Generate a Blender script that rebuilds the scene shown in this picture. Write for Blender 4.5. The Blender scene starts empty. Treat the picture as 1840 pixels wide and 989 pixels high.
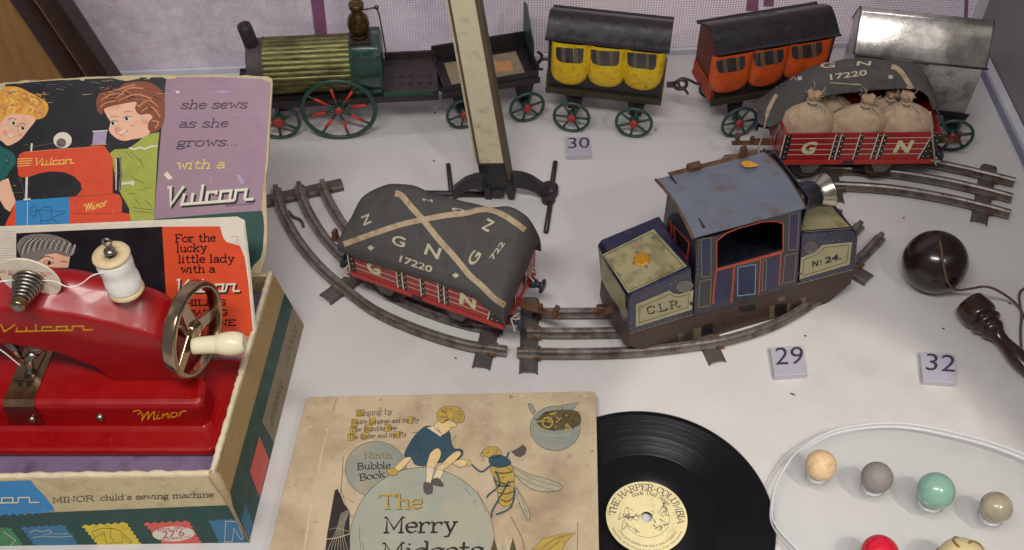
import bpy, bmesh, math, random
from mathutils import Vector
from mathutils.bvhtree import BVHTree
from mathutils.geometry import tessellate_polygon
random.seed(7)
SC = bpy.context.scene
COL = SC.collection
CM = 0.01                                   # geometry below is written in centimetres

# ------------------------------------------------------------------ camera
CAM_H, PITCH, FPX = 54.0, math.radians(48.5), 2000.0
cd = bpy.data.cameras.new('camera'); cam = bpy.data.objects.new('camera', cd); COL.objects.link(cam)
cam.location = (0, 0, CAM_H * CM); cam.rotation_euler = (math.pi / 2 - PITCH, 0, 0)
cd.sensor_width = 36.0; cd.lens = 36.0 * FPX / 1840.0; cd.clip_start = 0.01; cd.clip_end = 20
SC.camera = cam
SC.render.resolution_x, SC.render.resolution_y = 1024, 550
# ------------------------------------------------------------------ light
SC.view_settings.view_transform = 'Standard'; SC.view_settings.look = 'None'
SC.view_settings.exposure = 0.0; SC.view_settings.gamma = 1.0
w = bpy.data.worlds.new('World'); SC.world = w; w.use_nodes = True
bg = w.node_tree.nodes['Background']; bg.inputs[0].default_value = (0.9, 0.9, 1.0, 1); bg.inputs[1].default_value = 0.2
def aim(o, tgt):
    o.rotation_euler = (Vector(tgt) * CM - o.location).to_track_quat('-Z', 'Y').to_euler()
def area(name, loc, tgt, sx, sy, power, col, spread=180):
    l = bpy.data.lights.new(name, 'AREA'); l.shape = 'RECTANGLE'; l.size = sx * CM; l.size_y = sy * CM
    l.energy = power; l.color = col; l.spread = math.radians(spread)
    o = bpy.data.objects.new(name, l); COL.objects.link(o); o.location = Vector(loc) * CM; aim(o, tgt); return o
area('case_strip_lamp', (-9, 3, 82), (-3, 23, 0), 46, 10, 2.5, (1.0, 0.965, 0.925), 125)
area('gallery_lamp', (52, -30, 102), (2, 62, 4), 5, 5, 1.8, (1.0, 0.95, 0.9))
area('backdrop_fill', (-2, 60, 58), (-2, 72, 10), 70, 3, 0.12, (0.98, 0.94, 1.0), 60)  # added fill that brightens the fabric; no fixture is known there
sl = bpy.data.lights.new('gallery_spot', 'SPOT'); sl.energy = 34.0; sl.color = (1.0, 0.92, 0.82)
sl.spot_size = math.radians(9.6); sl.spot_blend = 0.15; sl.shadow_soft_size = 0.012
so = bpy.data.objects.new('gallery_spot', sl); COL.objects.link(so); so.location = (0.46, -0.34, 1.28); aim(so, (17.5, 31.5, 0))
# ------------------------------------------------------------------ pixel rays (tracing the photo onto real planes)
FW = Vector((0, math.cos(PITCH), -math.sin(PITCH))); UP = Vector((0, math.sin(PITCH), math.cos(PITCH)))
EYE = Vector((0, 0, CAM_H))
def ray(x, y):
    return Vector(((x - 920) / FPX, 0, 0)) + FW - UP * ((y - 494.5) / FPX)
def az(x, y, z=0.0):
    d = ray(x, y); return EYE + d * ((z - CAM_H) / d.z)
def ay(x, y, Y):
    d = ray(x, y); return EYE + d * (Y / d.y)
class Plane:
    def __init__(s, p0, n):
        s.p = Vector(p0); s.n = Vector(n).normalized()
        if s.n.dot(EYE - s.p) < 0: s.n = -s.n
    def __call__(s, x, y, lift=0.0):
        d = ray(x, y); return EYE + d * ((s.p - EYE).dot(s.n) / d.dot(s.n)) + s.n * lift
def plane3(a, b, c):
    return Plane(a, (Vector(b) - Vector(a)).cross(Vector(c) - Vector(a)))
class Skin:                                  # any modelled surface, hit by the ray of a traced point
    def __init__(s, mb): s.t = BVHTree.FromPolygons([tuple(v) for v in mb.v], mb.f)
    def __call__(s, x, y, lift=0.0):
        d = ray(x, y).normalized(); h, n, i, q = s.t.ray_cast(EYE, d)
        if h is None:
            h, n, i, q = s.t.find_nearest(EYE + d * 62)
        if n.dot(d) > 0: n = -n
        return h + n * lift
class Fr:                                    # local frame of a toy: u along, v away from the viewer, w up
    def __init__(s, o, u, w=(0, 0, 1)):
        s.o = Vector(o); s.u = Vector(u).normalized(); s.w = Vector(w).normalized()
        s.v = s.w.cross(s.u).normalized(); s.w = s.u.cross(s.v).normalized()
    def __call__(s, u, v, w): return s.o + s.u * u + s.v * v + s.w * w
    def pl(s, v=0.0): return Plane(s.o + s.v * v, s.v)
    def px(s, x, y, v=0.0):
        q = s.pl(v)(x, y) - s.o; return (q.dot(s.u), q.dot(s.w))
def Z(ox, oy, k):                            # crops of the photo were traced at scale k
    return lambda *pts: [(ox + x / k, oy + y / k) for x, y in pts]
# ------------------------------------------------------------------ materials
MATS = {}
def mat(name, col, rough=0.5, metal=0.0, var=0.12, scale=2.0, bump=0.0, chips=None, coat=0.0, spec=0.5, stretch=(1, 1, 1), trans=0.0, ior=1.45, sheen=0.0, rvar=0.1, bscale=None, dirt=None):
    if name in MATS: return MATS[name]
    m = bpy.data.materials.new(name); m.use_nodes = True; nt = m.node_tree; N = nt.nodes; L = nt.links
    b = N['Principled BSDF']
    tc = N.new('ShaderNodeTexCoord'); mp = N.new('ShaderNodeMapping'); L.new(tc.outputs['Object'], mp.inputs[0])
    mp.inputs['Scale'].default_value = [100 * k for k in stretch]
    def noise(sc, det=5, rgh=0.6):
        n = N.new('ShaderNodeTexNoise'); n.inputs['Scale'].default_value = sc; n.inputs['Detail'].default_value = det
        n.inputs['Roughness'].default_value = rgh; L.new(mp.outputs[0], n.inputs['Vector']); return n
    def mix(fac, a, c):
        x = N.new('ShaderNodeMix'); x.data_type = 'RGBA'
        if fac is not None: L.new(fac, x.inputs[0])
        for sock, val in ((x.inputs[6], a), (x.inputs[7], c)):
            if hasattr(val, 'links'): L.new(val, sock)
            else: sock.default_value = (*val, 1)
        return x.outputs[2]
    def rng(src, lo, hi, a=0.0, c=1.0):
        r = N.new('ShaderNodeMapRange'); L.new(src, r.inputs[0])
        for i, val in zip((1, 2, 3, 4), (lo, hi, a, c)): r.inputs[i].default_value = val
        return r.outputs[0]
    n1 = noise(scale)
    c = mix(rng(n1.outputs['Fac'], 0.3, 0.7), [k * (1 - var) for k in col], [min(1, k * (1 + var)) for k in col])
    if dirt:                                  # (colour, amount 0..1, scale): broad stains
        n3 = noise(dirt[2], 6, 0.65); c = mix(rng(n3.outputs['Fac'], 0.62 - dirt[1] * 0.3, 0.8 - dirt[1] * 0.2, 0, 0.85), c, dirt[0])
    if chips:                                 # (colour, threshold, scale): sharp-edged flakes and rust
        n2 = noise(chips[2], 4, 0.7); f = rng(n2.outputs['Fac'], chips[1], chips[1] + 0.02)
        c = mix(f, c, chips[0])
    L.new(c, b.inputs['Base Color'])
    L.new(rng(n1.outputs['Fac'], 0.3, 0.7, max(0.02, rough - rvar), min(1, rough + rvar)), b.inputs['Roughness'])
    b.inputs['Metallic'].default_value = metal; b.inputs['Specular IOR Level'].default_value = spec
    b.inputs['Coat Weight'].default_value = coat; b.inputs['Coat Roughness'].default_value = 0.08
    b.inputs['Transmission Weight'].default_value = trans; b.inputs['IOR'].default_value = ior
    if bump:
        bn = N.new('ShaderNodeBump'); bn.inputs['Strength'].default_value = min(1, bump); bn.inputs['Distance'].default_value = 0.0006
        L.new(noise(bscale or scale * 3).outputs['Fac'], bn.inputs['Height']); L.new(bn.outputs[0], b.inputs['Normal'])
    MATS[name] = m; return m
def ink(name, col, rough=0.55, var=0.1, scale=3.0, chips=None, dirt=None):
    if chips is None: chips = ([c * .55 + .25 for c in col], 0.775, 4.5)
    if dirt is None: dirt = ([c * .72 for c in col], .22, 1.1)
    return mat('print ' + name, col, rough, 0, var, scale, chips=chips, dirt=dirt)
def sr(r, g, b):                             # 0..255 display colour to linear
    f = lambda c: (c / 255 / 12.92) if c <= 10 else ((c / 255 + 0.055) / 1.055) ** 2.4
    return (f(r), f(g), f(b))
# ------------------------------------------------------------------ mesh builder
class MB:
    def __init__(s): s.v, s.f, s.m, s.s = [], [], [], []
    def add(s, vs, fs, mi=0, smooth=False):
        k = len(s.v); s.v += [Vector(p) for p in vs]
        for f in fs: s.f.append(tuple(k + i for i in f)); s.m.append(mi); s.s.append(smooth)
        return s
    def box(s, fr, u0, u1, v0, v1, w0, w1, mi=0):
        P = [fr(u, v, q) for q in (w0, w1) for v in (v0, v1) for u in (u0, u1)]
        return s.add(P, [(0, 2, 3, 1), (4, 5, 7, 6), (0, 1, 5, 4), (2, 6, 7, 3), (0, 4, 6, 2), (1, 3, 7, 5)], mi)
    def prism(s, fr, poly, v0, v1, mi=0, smooth=False):
        n = len(poly); P = [fr(u, v0, q) for u, q in poly] + [fr(u, v1, q) for u, q in poly]
        s.add(P, [tuple(range(n)), tuple(range(2 * n - 1, n - 1, -1))], mi)
        return s.add(P, [(i, (i + 1) % n, n + (i + 1) % n, n + i) for i in range(n)], mi, smooth)
    def slab(s, pts, vec, mi=0):             # polygon of world points thickened by a vector
        n = len(pts); P = [Vector(p) for p in pts]; P += [p + Vector(vec) for p in P]
        return s.add(P, [tuple(range(n)), tuple(range(2 * n - 1, n - 1, -1))] + [(i, (i + 1) % n, n + (i + 1) % n, n + i) for i in range(n)], mi)
    def rings(s, R, mi=0, smooth=True, caps=True, closed=False):
        n = len(R[0]); V = [p for r in R for p in r]; F = []
        m = len(R)
        for j in range(m if closed else m - 1):
            for i in range(n):
                F.append((j * n + i, j * n + (i + 1) % n, ((j + 1) % m) * n + (i + 1) % n, ((j + 1) % m) * n + i))
        s.add(V, F, mi, smooth)
        if caps and not closed:
            s.add(R[0], [tuple(range(n))[::-1]], mi); s.add(R[-1], [tuple(range(n))], mi)
        return s
    def tube(s, path, r, n=10, mi=0, closed=False):
        P = [Vector(p) for p in path]; R = []; prev = None
        for i, p in enumerate(P):
            a = P[(i - 1) % len(P)] if (closed or i > 0) else p; b = P[(i + 1) % len(P)] if (closed or i < len(P) - 1) else p
            t = (b - a).normalized()
            if prev is None: nn = t.orthogonal().normalized()
            else: nn = (prev - t * prev.dot(t)).normalized()
            prev = nn; bb = t.cross(nn); rr = r[i] if isinstance(r, (list, tuple)) else r
            R.append([p + (nn * math.cos(2 * math.pi * k / n) + bb * math.sin(2 * math.pi * k / n)) * rr for k in range(n)])
        return s.rings(R, mi, True, True, closed)
    def lathe(s, o, axis, prof, n=32, mi=0, smooth=True, caps=True, a0=0.0, a1=2 * math.pi):
        o = Vector(o); t = Vector(axis).normalized(); x = t.orthogonal().normalized(); y = t.cross(x)
        R = [[o + t * h + (x * math.cos(2 * math.pi * k / n) + y * math.sin(2 * math.pi * k / n)) * max(r, 1e-4) for k in range(n)] for h, r in prof]
        return s.rings(R, mi, smooth, caps)
    def ball(s, c, r, n=24, m=14, mi=0, sz=1.0):
        c = Vector(c)
        return s.lathe(c, (0, 0, 1), [(-r * sz * math.cos(math.pi * j / m), r * math.sin(math.pi * j / m)) for j in range(m + 1)], n, mi)
    def sweep(s, path, prof, mi=0, up=Vector((0, 0, 1)), smooth=False):
        P = [Vector(p) for p in path]; R = []
        for i, p in enumerate(P):
            t = (P[min(i + 1, len(P) - 1)] - P[max(i - 1, 0)]).normalized(); sd = t.cross(up).normalized()
            R.append([p + sd * a + up * b for a, b in prof])
        return s.rings(R, mi, smooth)
    def grid(s, G, mi=0, smooth=True):
        n = len(G[0]); V = [p for r in G for p in r]
        return s.add(V, [(j * n + i, j * n + i + 1, (j + 1) * n + i + 1, (j + 1) * n + i) for j in range(len(G) - 1) for i in range(n - 1)], mi, smooth)
    # ---- prints
    def paint(s, surf, poly, mi=0, lift=0.01):
        P = [surf(x, y, lift) for x, y in poly]
        tri = tessellate_polygon([[Vector((x, y, 0)) for x, y in poly]])
        return s.add(P, [tuple(t) for t in tri], mi)
    def paint_fine(s, surf, poly, mi=0, lift=0.01, n=8):
        xs = [p[0] for p in poly]; x0, x1 = min(xs) + 1e-4, max(xs) - 1e-4; G = []
        for i in range(n + 1):
            x = x0 + (x1 - x0) * i / n; ys = []
            for a, b in zip(poly, poly[1:] + poly[:1]):
                if (a[0] - x) * (b[0] - x) <= 0 and a[0] != b[0]: ys.append(a[1] + (b[1] - a[1]) * (x - a[0]) / (b[0] - a[0]))
            if len(ys) < 2: continue
            G.append([surf(x, min(ys) + (max(ys) - min(ys)) * k / n, lift) for k in range(n + 1)])
        return s.grid(G, mi, False)
    def line(s, surf, pts, wd, mi=0, lift=0.012, closed=False, step=None):
        if step:
            q = []
            for a, b in zip(pts, pts[1:] + (pts[:1] if closed else [])):
                n = max(1, int(math.hypot(b[0] - a[0], b[1] - a[1]) / step))
                q += [(a[0] + (b[0] - a[0]) * i / n, a[1] + (b[1] - a[1]) * i / n) for i in range(n)]
            pts = q if closed else q + [pts[-1]]
        L, Rr = offset(pts, wd, closed)
        if step:                             # wide tapes follow the cloth across their width too
            return s.grid([[surf(a[0] + (b[0] - a[0]) * k / 5, a[1] + (b[1] - a[1]) * k / 5, lift) for k in range(6)] for a, b in zip(L, Rr)], mi, False)
        n = len(pts); V = [surf(x, y, lift) for x, y in L] + [surf(x, y, lift) for x, y in Rr]
        return s.add(V, [(i, (i + 1) % n, n + (i + 1) % n, n + i) for i in range(n if closed else n - 1)], mi)
    def build(s, name, parent=None, mats=(), bevel=0.0, sub=0, label=None, fix=True, loc=None, seg=2, smooth_all=False):
        base = Vector(loc if loc is not None else (0, 0, 0))
        if parent is not None:
            base = Vector(parent['_b'])
        me = bpy.data.meshes.new(name); me.from_pydata([tuple((p - base) * CM) for p in s.v], [], s.f)
        for mm in (mats if isinstance(mats, (list, tuple)) else [mats]): me.materials.append(mm)
        me.polygons.foreach_set('material_index', s.m); me.polygons.foreach_set('use_smooth', [x or smooth_all for x in s.s])
        bm = bmesh.new(); bm.from_mesh(me)
        if fix: bmesh.ops.remove_doubles(bm, verts=bm.verts, dist=1e-6); bmesh.ops.recalc_face_normals(bm, faces=bm.faces)
        bm.to_mesh(me); bm.free(); me.update()
        o = bpy.data.objects.new(name, me); COL.objects.link(o); o['_b'] = tuple(base)
        if parent is not None: o.parent = parent
        else: o.location = base * CM
        if bevel:
            md = o.modifiers.new('edge', 'BEVEL'); md.width = bevel * CM; md.segments = seg; md.limit_method = 'ANGLE'; md.angle_limit = math.radians(40)
        if sub:
            md = o.modifiers.new('smooth', 'SUBSURF'); md.levels = md.render_levels = sub
        if label: o['label'] = label
        return o
def offset(pts, wd, closed=False):
    L, R = [], []; n = len(pts)
    for i in range(n):
        a = pts[(i - 1) % n] if (closed or i) else pts[0]; b = pts[(i + 1) % n] if (closed or i < n - 1) else pts[-1]
        p = pts[i]
        d1 = (p[0] - a[0], p[1] - a[1]); d2 = (b[0] - p[0], b[1] - p[1])
        l1 = math.hypot(*d1) or 1; l2 = math.hypot(*d2) or 1
        if d1 == (0, 0): d1 = d2; l1 = l2
        if d2 == (0, 0): d2 = d1; l2 = l1
        nx, ny = -(d1[1] / l1 + d2[1] / l2), d1[0] / l1 + d2[0] / l2
        ln = math.hypot(nx, ny) or 1; k = min(1.8, 2 / ln) if ln > 0.3 else 1
        h = (wd[i] if isinstance(wd, (list, tuple)) else wd) / 2 * k
        L.append((p[0] + nx / ln * h, p[1] + ny / ln * h)); R.append((p[0] - nx / ln * h, p[1] - ny / ln * h))
    return L, R
def smooth(pts, n=6, closed=False):
    out = []; m = len(pts)
    for i in range(m if closed else m - 1):
        g = lambda k: pts[k % m] if closed else pts[max(0, min(m - 1, k))]
        p0, p1, p2, p3 = g(i - 1), g(i), g(i + 1), g(i + 2)
        for j in range(n):
            t = j / n
            out.append(tuple(0.5 * (2 * b + (c - a) * t + (2 * a - 5 * b + 4 * c - d) * t * t + (-a + 3 * b - 3 * c + d) * t ** 3) for a, b, c, d in zip(p0, p1, p2, p3)))
    return out if closed else out + [tuple(pts[-1])]
def ell(cx, cy, rx, ry, n=24, rot=0.0, a0=0.0, a1=2 * math.pi):
    full = abs(a1 - a0 - 2 * math.pi) < 1e-6; out = []
    for i in range(n if full else n + 1):
        a = a0 + (a1 - a0) * i / n; x, y = rx * math.cos(a), ry * math.sin(a)
        out.append((cx + x * math.cos(rot) - y * math.sin(rot), cy + x * math.sin(rot) + y * math.cos(rot)))
    return out
# ------------------------------------------------------------------ lettering
GL = {  # slab lettering as pen strokes, x-height 10 ('~' curved, '@' closed curve)
'a': (9.5, '~1,8.3 3,10 6,9.5 7,7 7,1.5 8,0 9.3,.4;~7,6 3,5.5 .6,3 2,.2 5,.6 7,2.8'), 'b': (10, '2,16 2,0;0,16 2,16;~2,8 5,10 8.5,8.5 9.4,5 8.5,1.5 5,0 2,2'),
'c': (8.5, '~7,8 5,10 1.5,8.5 .6,5 1.5,1.5 4.5,0 7.7,2;7,6.8 7,10'), 'd': (10.5, '8,16 8,0 10,0;6,16 8,16;~8,8 5,10 1.5,8.5 .6,5 1.5,1.5 4.5,0 8,2.5'),
'e': (8.5, '.8,5.4 7.5,5.4;~7.5,5.4 7,8.6 4.2,10 1,8 .6,4.5 2,1 4.7,0 7.6,1.8'), 'f': (7, '~7,14.6 5,16 3,14 3,0;1,0 5.5,0;.5,10 6,10'),
'g': (9, '@4,10 7,8.4 7,5 4,3.6 1,5 1,8.4;7,9 9,10;~2.5,3.6 1.2,1.6 4,.4 7,0 8,-2.4 5,-4.4 1.5,-4.2 .6,-1.8 2.5,.4'),
'h': (10.5, '2,0 2,16;0,16 2,16;0,0 4,0;~2,7 4,9.5 6.5,9.5 8,7.5 8,0;6,0 10,0'), 'i': (5, '2,0 2,10;0,10 2,10;0,0 4,0;2,13 2,14.6'),
'k': (10.5, '2,0 2,16;0,16 2,16;0,0 4,0;8,10 2,5;4,6.5 8,0;6,10 9.5,10;6.5,0 10,0'), 'l': (5, '2,0 2,16;0,16 2,16;0,0 4,0'),
'm': (15.5, '2,0 2,10;0,10 2,10;0,0 4,0;~2,7 4,9.5 6,9.5 7.5,7.5 7.5,0;5.5,0 9.5,0;~7.5,7 9.5,9.5 11.5,9.5 13,7.5 13,0;11,0 15,0'),
'n': (10.5, '2,0 2,10;0,10 2,10;0,0 4,0;~2,7 4,9.5 6.5,9.5 8,7.5 8,0;6,0 10,0'), 'o': (9.5, '@4.5,10 8.2,7.5 8.2,2.5 4.5,0 .8,2.5 .8,7.5'),
'p': (10, '2,10 2,-5;0,10 2,10;0,-5 4,-5;~2,8 5,10 8.5,8.5 9.4,5 8.5,1.5 5,0 2,2'), 'r': (8.5, '2,0 2,10;0,10 2,10;0,0 5,0;~2,6 4,9.4 7,9.6 7.4,7.6'),
's': (8.5, '~7.2,8 5,10 2,9.4 1,7.4 4,5.4 7.2,3.2 6.4,.6 3.4,0 .6,2;7.2,7 7.2,10;.6,3.2 .6,0'), 't': (7.5, '~3,15 3,2.4 4.4,.2 7,.8;.3,10 6.5,10'),
'u': (10.5, '~2,10 2,3 4,.2 6.5,.5 8,3;8,10 8,0 10,0;0,10 2,10;6,10 8,10'), 'w': (13, '2,10 4.2,0 6.6,8 9,0 11,10;0,10 4,10;9,10 13,10'),
'y': (10.5, '2,10 5.4,0;8.4,10 4,-4 1,-4.6;0,10 4,10;6.4,10 10,10'), 'v': (10, '1,10 4.5,0 8,10'),
'A': (13, '0,0 6,15 12,0;2.5,5 9.5,5;-1,0 2,0;10,0 14,0'), 'B': (11.5, '2,0 2,15;~0,15 7,15 9.5,12 7,8 2,8;~6,8 10.5,4.5 8,0 0,0'),
'C': (11.5, '~10,11.6 6.5,15 2,13 .8,7.5 2,2 6.5,0 10,3.2;10,10.6 10,15'), 'D': (12, '2,0 2,15;~0,15 6,15 10.5,12 10.5,3 6,0 0,0'),
'E': (11.5, '2,0 2,15;0,15 10,15 10,11.6;0,0 10.5,0 10.5,3.4;2,8 7,8'), 'F': (11, '2,0 2,15;0,15 10,15 10,11.6;0,0 5,0;2,8 7,8;7,6.6 7,9.4'),
'G': (12, '~10,11.6 6.5,15 2,13 .8,7.5 2,2 6.5,0 10,2.4;10,11 10,15;10,1 10,6.6 7,6.6'), 'H': (12.5, '2,0 2,15;10,0 10,15;2,7.5 10,7.5;0,0 4,0;8,0 12,0;0,15 4,15;8,15 12,15'),
'I': (5, '2,0 2,15;0,15 4,15;0,0 4,0'), 'J': (8, '~6,15 6,3 4,0 1,.6 .4,3;4,15 8,15'), 'K': (12, '2,0 2,15;10,15 2,6;4.6,8.6 10,0;0,15 4,15;0,0 4,0;8.4,0 12,0'), 'L': (10.5, '2,0 2,15;0,15 4,15;0,0 9.4,0 9.4,4'),
'M': (15, '2,0 2,15 7,3.4 12,15 12,0;0,15 2,15;12,15 14,15;0,0 4,0;10,0 14,0'), 'N': (12.5, '2,0 2,15 10,0 10,15;0,15 2,15;8,15 12,15;0,0 4,0'),
'O': (13, '@6.3,15 10.6,12.5 11.6,7.5 10.6,2.5 6.3,0 2,2.5 1,7.5 2,12.5'), 'P': (11.5, '2,0 2,15;~0,15 7,15 10,11.4 7,7.4 2,7.4;0,0 4,0'),
'R': (12.5, '2,0 2,15;~0,15 7.6,15 10,11.4 7.6,8 2,8;6,8 10.6,0 12.4,0;0,0 4,0'), 'S': (10.5, '~9,11.8 6,15 2,13.4 1.6,10 5,8 9,5.4 8,1 4.5,0 1,3.4;9,11 9,15;1,4 1,0'),
'T': (12.5, '6,0 6,15;0,11.6 0,15 12,15 12,11.6;4,0 8,0'), 'U': (12.5, '~2,15 2,3 6,0 10,3 10,15;0,15 4,15;8,15 12,15'), 'V': (12, '0,15 6,0 12,15;-1.6,15 2,15;10,15 13.6,15'),
'W': (16, '1,15 4.5,0 8,13 11.5,0 15,15;-.6,15 3,15;13,15 16.6,15'), 'X': (12, '0,0 11,15;0,15 11,0'), 'Y': (12, '0,15 6,7 12,15;6,7 6,0;4,0 8,0'),
'.': (4, '1.4,0 1.4,1.6'), '-': (7, '1,5 6,5'), "'": (4, '1.6,16 1.2,12.6'), '2': (10, '~1,11.5 2.5,14.4 6,15 8.4,12.5 7,8.5 1,0;1,0 9,0'), '7': (10, '1,15 9,15 4,0'), '6': (10, '~8.4,14 4.6,13 1.4,8 1.2,3.4 4.6,0 8.4,3 7.4,7.6 4.4,8.6 1.4,6'), '/': (6, '1,-1 5,16'), ' ': (6, '')}
def glyphs(s):
    out, x = [], 0.0
    for ch in s:
        w_, d = GL[ch]
        for st in [q for q in d.split(';') if q]:
            k = st[0]; p = [tuple(float(a) for a in t.split(',')) for t in st.lstrip('~@').split()]
            cl = k == '@'
            if k in '~@': p = smooth(p, 4, cl)
            out.append(([(x + a, b) for a, b in p], cl))
        x += w_
    return out, x
def pens(strokes, place, wd, mb, surf, mi, lift, nib=None):
    """strokes in letter units -> ribbons on a surface; nib=(angle, thin) gives a broad-pen contrast"""
    for i, (p, cl) in enumerate(strokes):
        q = [place(a, b) for a, b in p]
        w_ = wd
        if nib:
            w_ = []
            for j in range(len(p)):
                a, b = p[max(0, j - 1)], p[min(len(p) - 1, j + 1)]
                ang = math.atan2(b[1] - a[1], b[0] - a[0]); w_.append(wd * (nib[1] + (1 - nib[1]) * abs(math.sin(ang - nib[0]))))
        mb.line(surf, q, w_, mi, lift + 0.0004 * (i % 7), cl)
def text(mb, surf, s, a, b, xh, wd, mi=0, lift=0.014, slant=0.0, nib=None, gl=None):
    """slab lettering whose baseline runs from pixel a to pixel b"""
    st, tot = gl or glyphs(s); L = math.hypot(b[0] - a[0], b[1] - a[1]); ex = ((b[0] - a[0]) / tot, (b[1] - a[1]) / tot)
    k = xh / 10.0; ey = (ex[1] * tot / L * k, -ex[0] * tot / L * k)
    pens(st, lambda x, y: (a[0] + ex[0] * (x + slant * y) + ey[0] * y, a[1] + ex[1] * (x + slant * y) + ey[1] * y), wd, mb, surf, mi, lift, nib)
def sans(s, bold=0.0):                        # triangles of the built-in sans typeface, cap height ~ 0.7
    cu = bpy.data.curves.new('lettering', 'FONT'); cu.body = s; cu.offset = bold; cu.resolution_u = 4
    ob = bpy.data.objects.new('lettering', cu); COL.objects.link(ob)
    dg = bpy.context.evaluated_depsgraph_get(); me = bpy.data.meshes.new_from_object(ob.evaluated_get(dg))
    V = [(v.co.x, v.co.y) for v in me.vertices]; F = [tuple(p.vertices) for p in me.polygons]
    bpy.data.objects.remove(ob); bpy.data.curves.remove(cu); bpy.data.meshes.remove(me)
    return V, F
def print_sans(mb, surf, s, a, b, up, mi=0, lift=0.014, bold=0.01):
    """sans lettering between pixels a and b; up = pixel vector of the cap height"""
    V, F = sans(s, bold); x0 = min(v[0] for v in V); x1 = max(v[0] for v in V); h = max(v[1] for v in V)
    P = [(a[0] + (b[0] - a[0]) * (x - x0) / (x1 - x0) + up[0] * y / h, a[1] + (b[1] - a[1]) * (x - x0) / (x1 - x0) + up[1] * y / h) for x, y in V]
    mb.add([surf(x, y, lift) for x, y in P], F, mi)
# brand-style joined script, drawn as one row of strokes
SCRIPT = ([([(0, 14.6), (2.4, 14.6), (4.6, 0), (12, 14.6)], False), ([(13.4, 8.6), (12.6, 0), (51, 0)], False), ([(58.4, 0), (65, 0)], False), ([(19.6, 8.6), (19.6, 0)], False), ([(26, 15), (26, 0)], False),
           ([(36.6, 5.8), (36.6, 8.2), (30.4, 8.2), (30.4, 0)], False), ([(40, 0), (40, 8.2), (47.4, 8.2), (47.4, 0)], False), ([(51, 0), (51, 8.2), (58.4, 8.2), (58.4, 0)], False)], 65.0)
MINOR = ([(smooth([(0, 12), (3, 14.4), (4.6, 8), (4, 0)], 4), False), (smooth([(4, 0), (7, 10), (9.4, 14.6), (9.8, 8), (9.4, .6)], 4), False), (smooth([(9.4, .6), (12.4, 10), (14.8, 14), (15, 7), (15, 0), (17, 1)], 4), False),
          (smooth([(18.4, 8), (17.8, 2), (19, 0), (21, 2)], 4), False), ([(19, 11.6), (19.4, 13)], False), (smooth([(22.6, 0), (23, 8), (24, 5), (27, 8.4), (27.6, 4), (27.8, 0), (29.6, 1.6)], 4), False),
          (smooth([(33, 8), (30.6, 6.6), (30.4, 1.6), (33, 0), (35.6, 2), (35.4, 6.6)], 4, True), False), (smooth([(38, 0), (38.4, 8.4), (38.6, 5), (41, 8.6), (44, 8)], 4), False)], 44.0)
# ------------------------------------------------------------------ things
def thing(name, label, cat, loc, group=None):
    o = bpy.data.objects.new(name, None); COL.objects.link(o); o.location = Vector(loc) * CM; o.empty_display_size = 0.01
    o['_b'] = tuple(loc); return tag(o, label, cat, group)
def tag(o, label, cat, group=None):
    o['label'] = label; o['category'] = cat
    if group: o['group'] = group
    return o
def struct(o): o['kind'] = 'structure'; return o
WF = Fr((0, 0, 0), (1, 0, 0))
# ================================================================== SETTING
m_floor = mat('painted display board', sr(205, 201, 198), 0.55, 0, 0.03, 0.25, bump=0.08, bscale=9, dirt=(sr(186, 180, 176), 0.25, 0.12), chips=(sr(160, 152, 144), 0.752, 8.0))
A0, A1 = az(-400, 131 + 820 * 0.043 * 0 + 36), az(1733, 77)
bd = (az(1733, 77) - az(420, 131)).normalized()            # direction of the back edge
C1 = az(1733, 77); C0 = C1 - bd * 110; R1 = Vector((36.9, -30, 0))
mb = MB(); mb.add([C0 + Vector((0, -130, 0)), R1 + Vector((0, 0, 0)), C1, C0], [(0, 1, 2, 3)])
struct(mb.build('floor', None, m_floor, fix=True))
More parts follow.
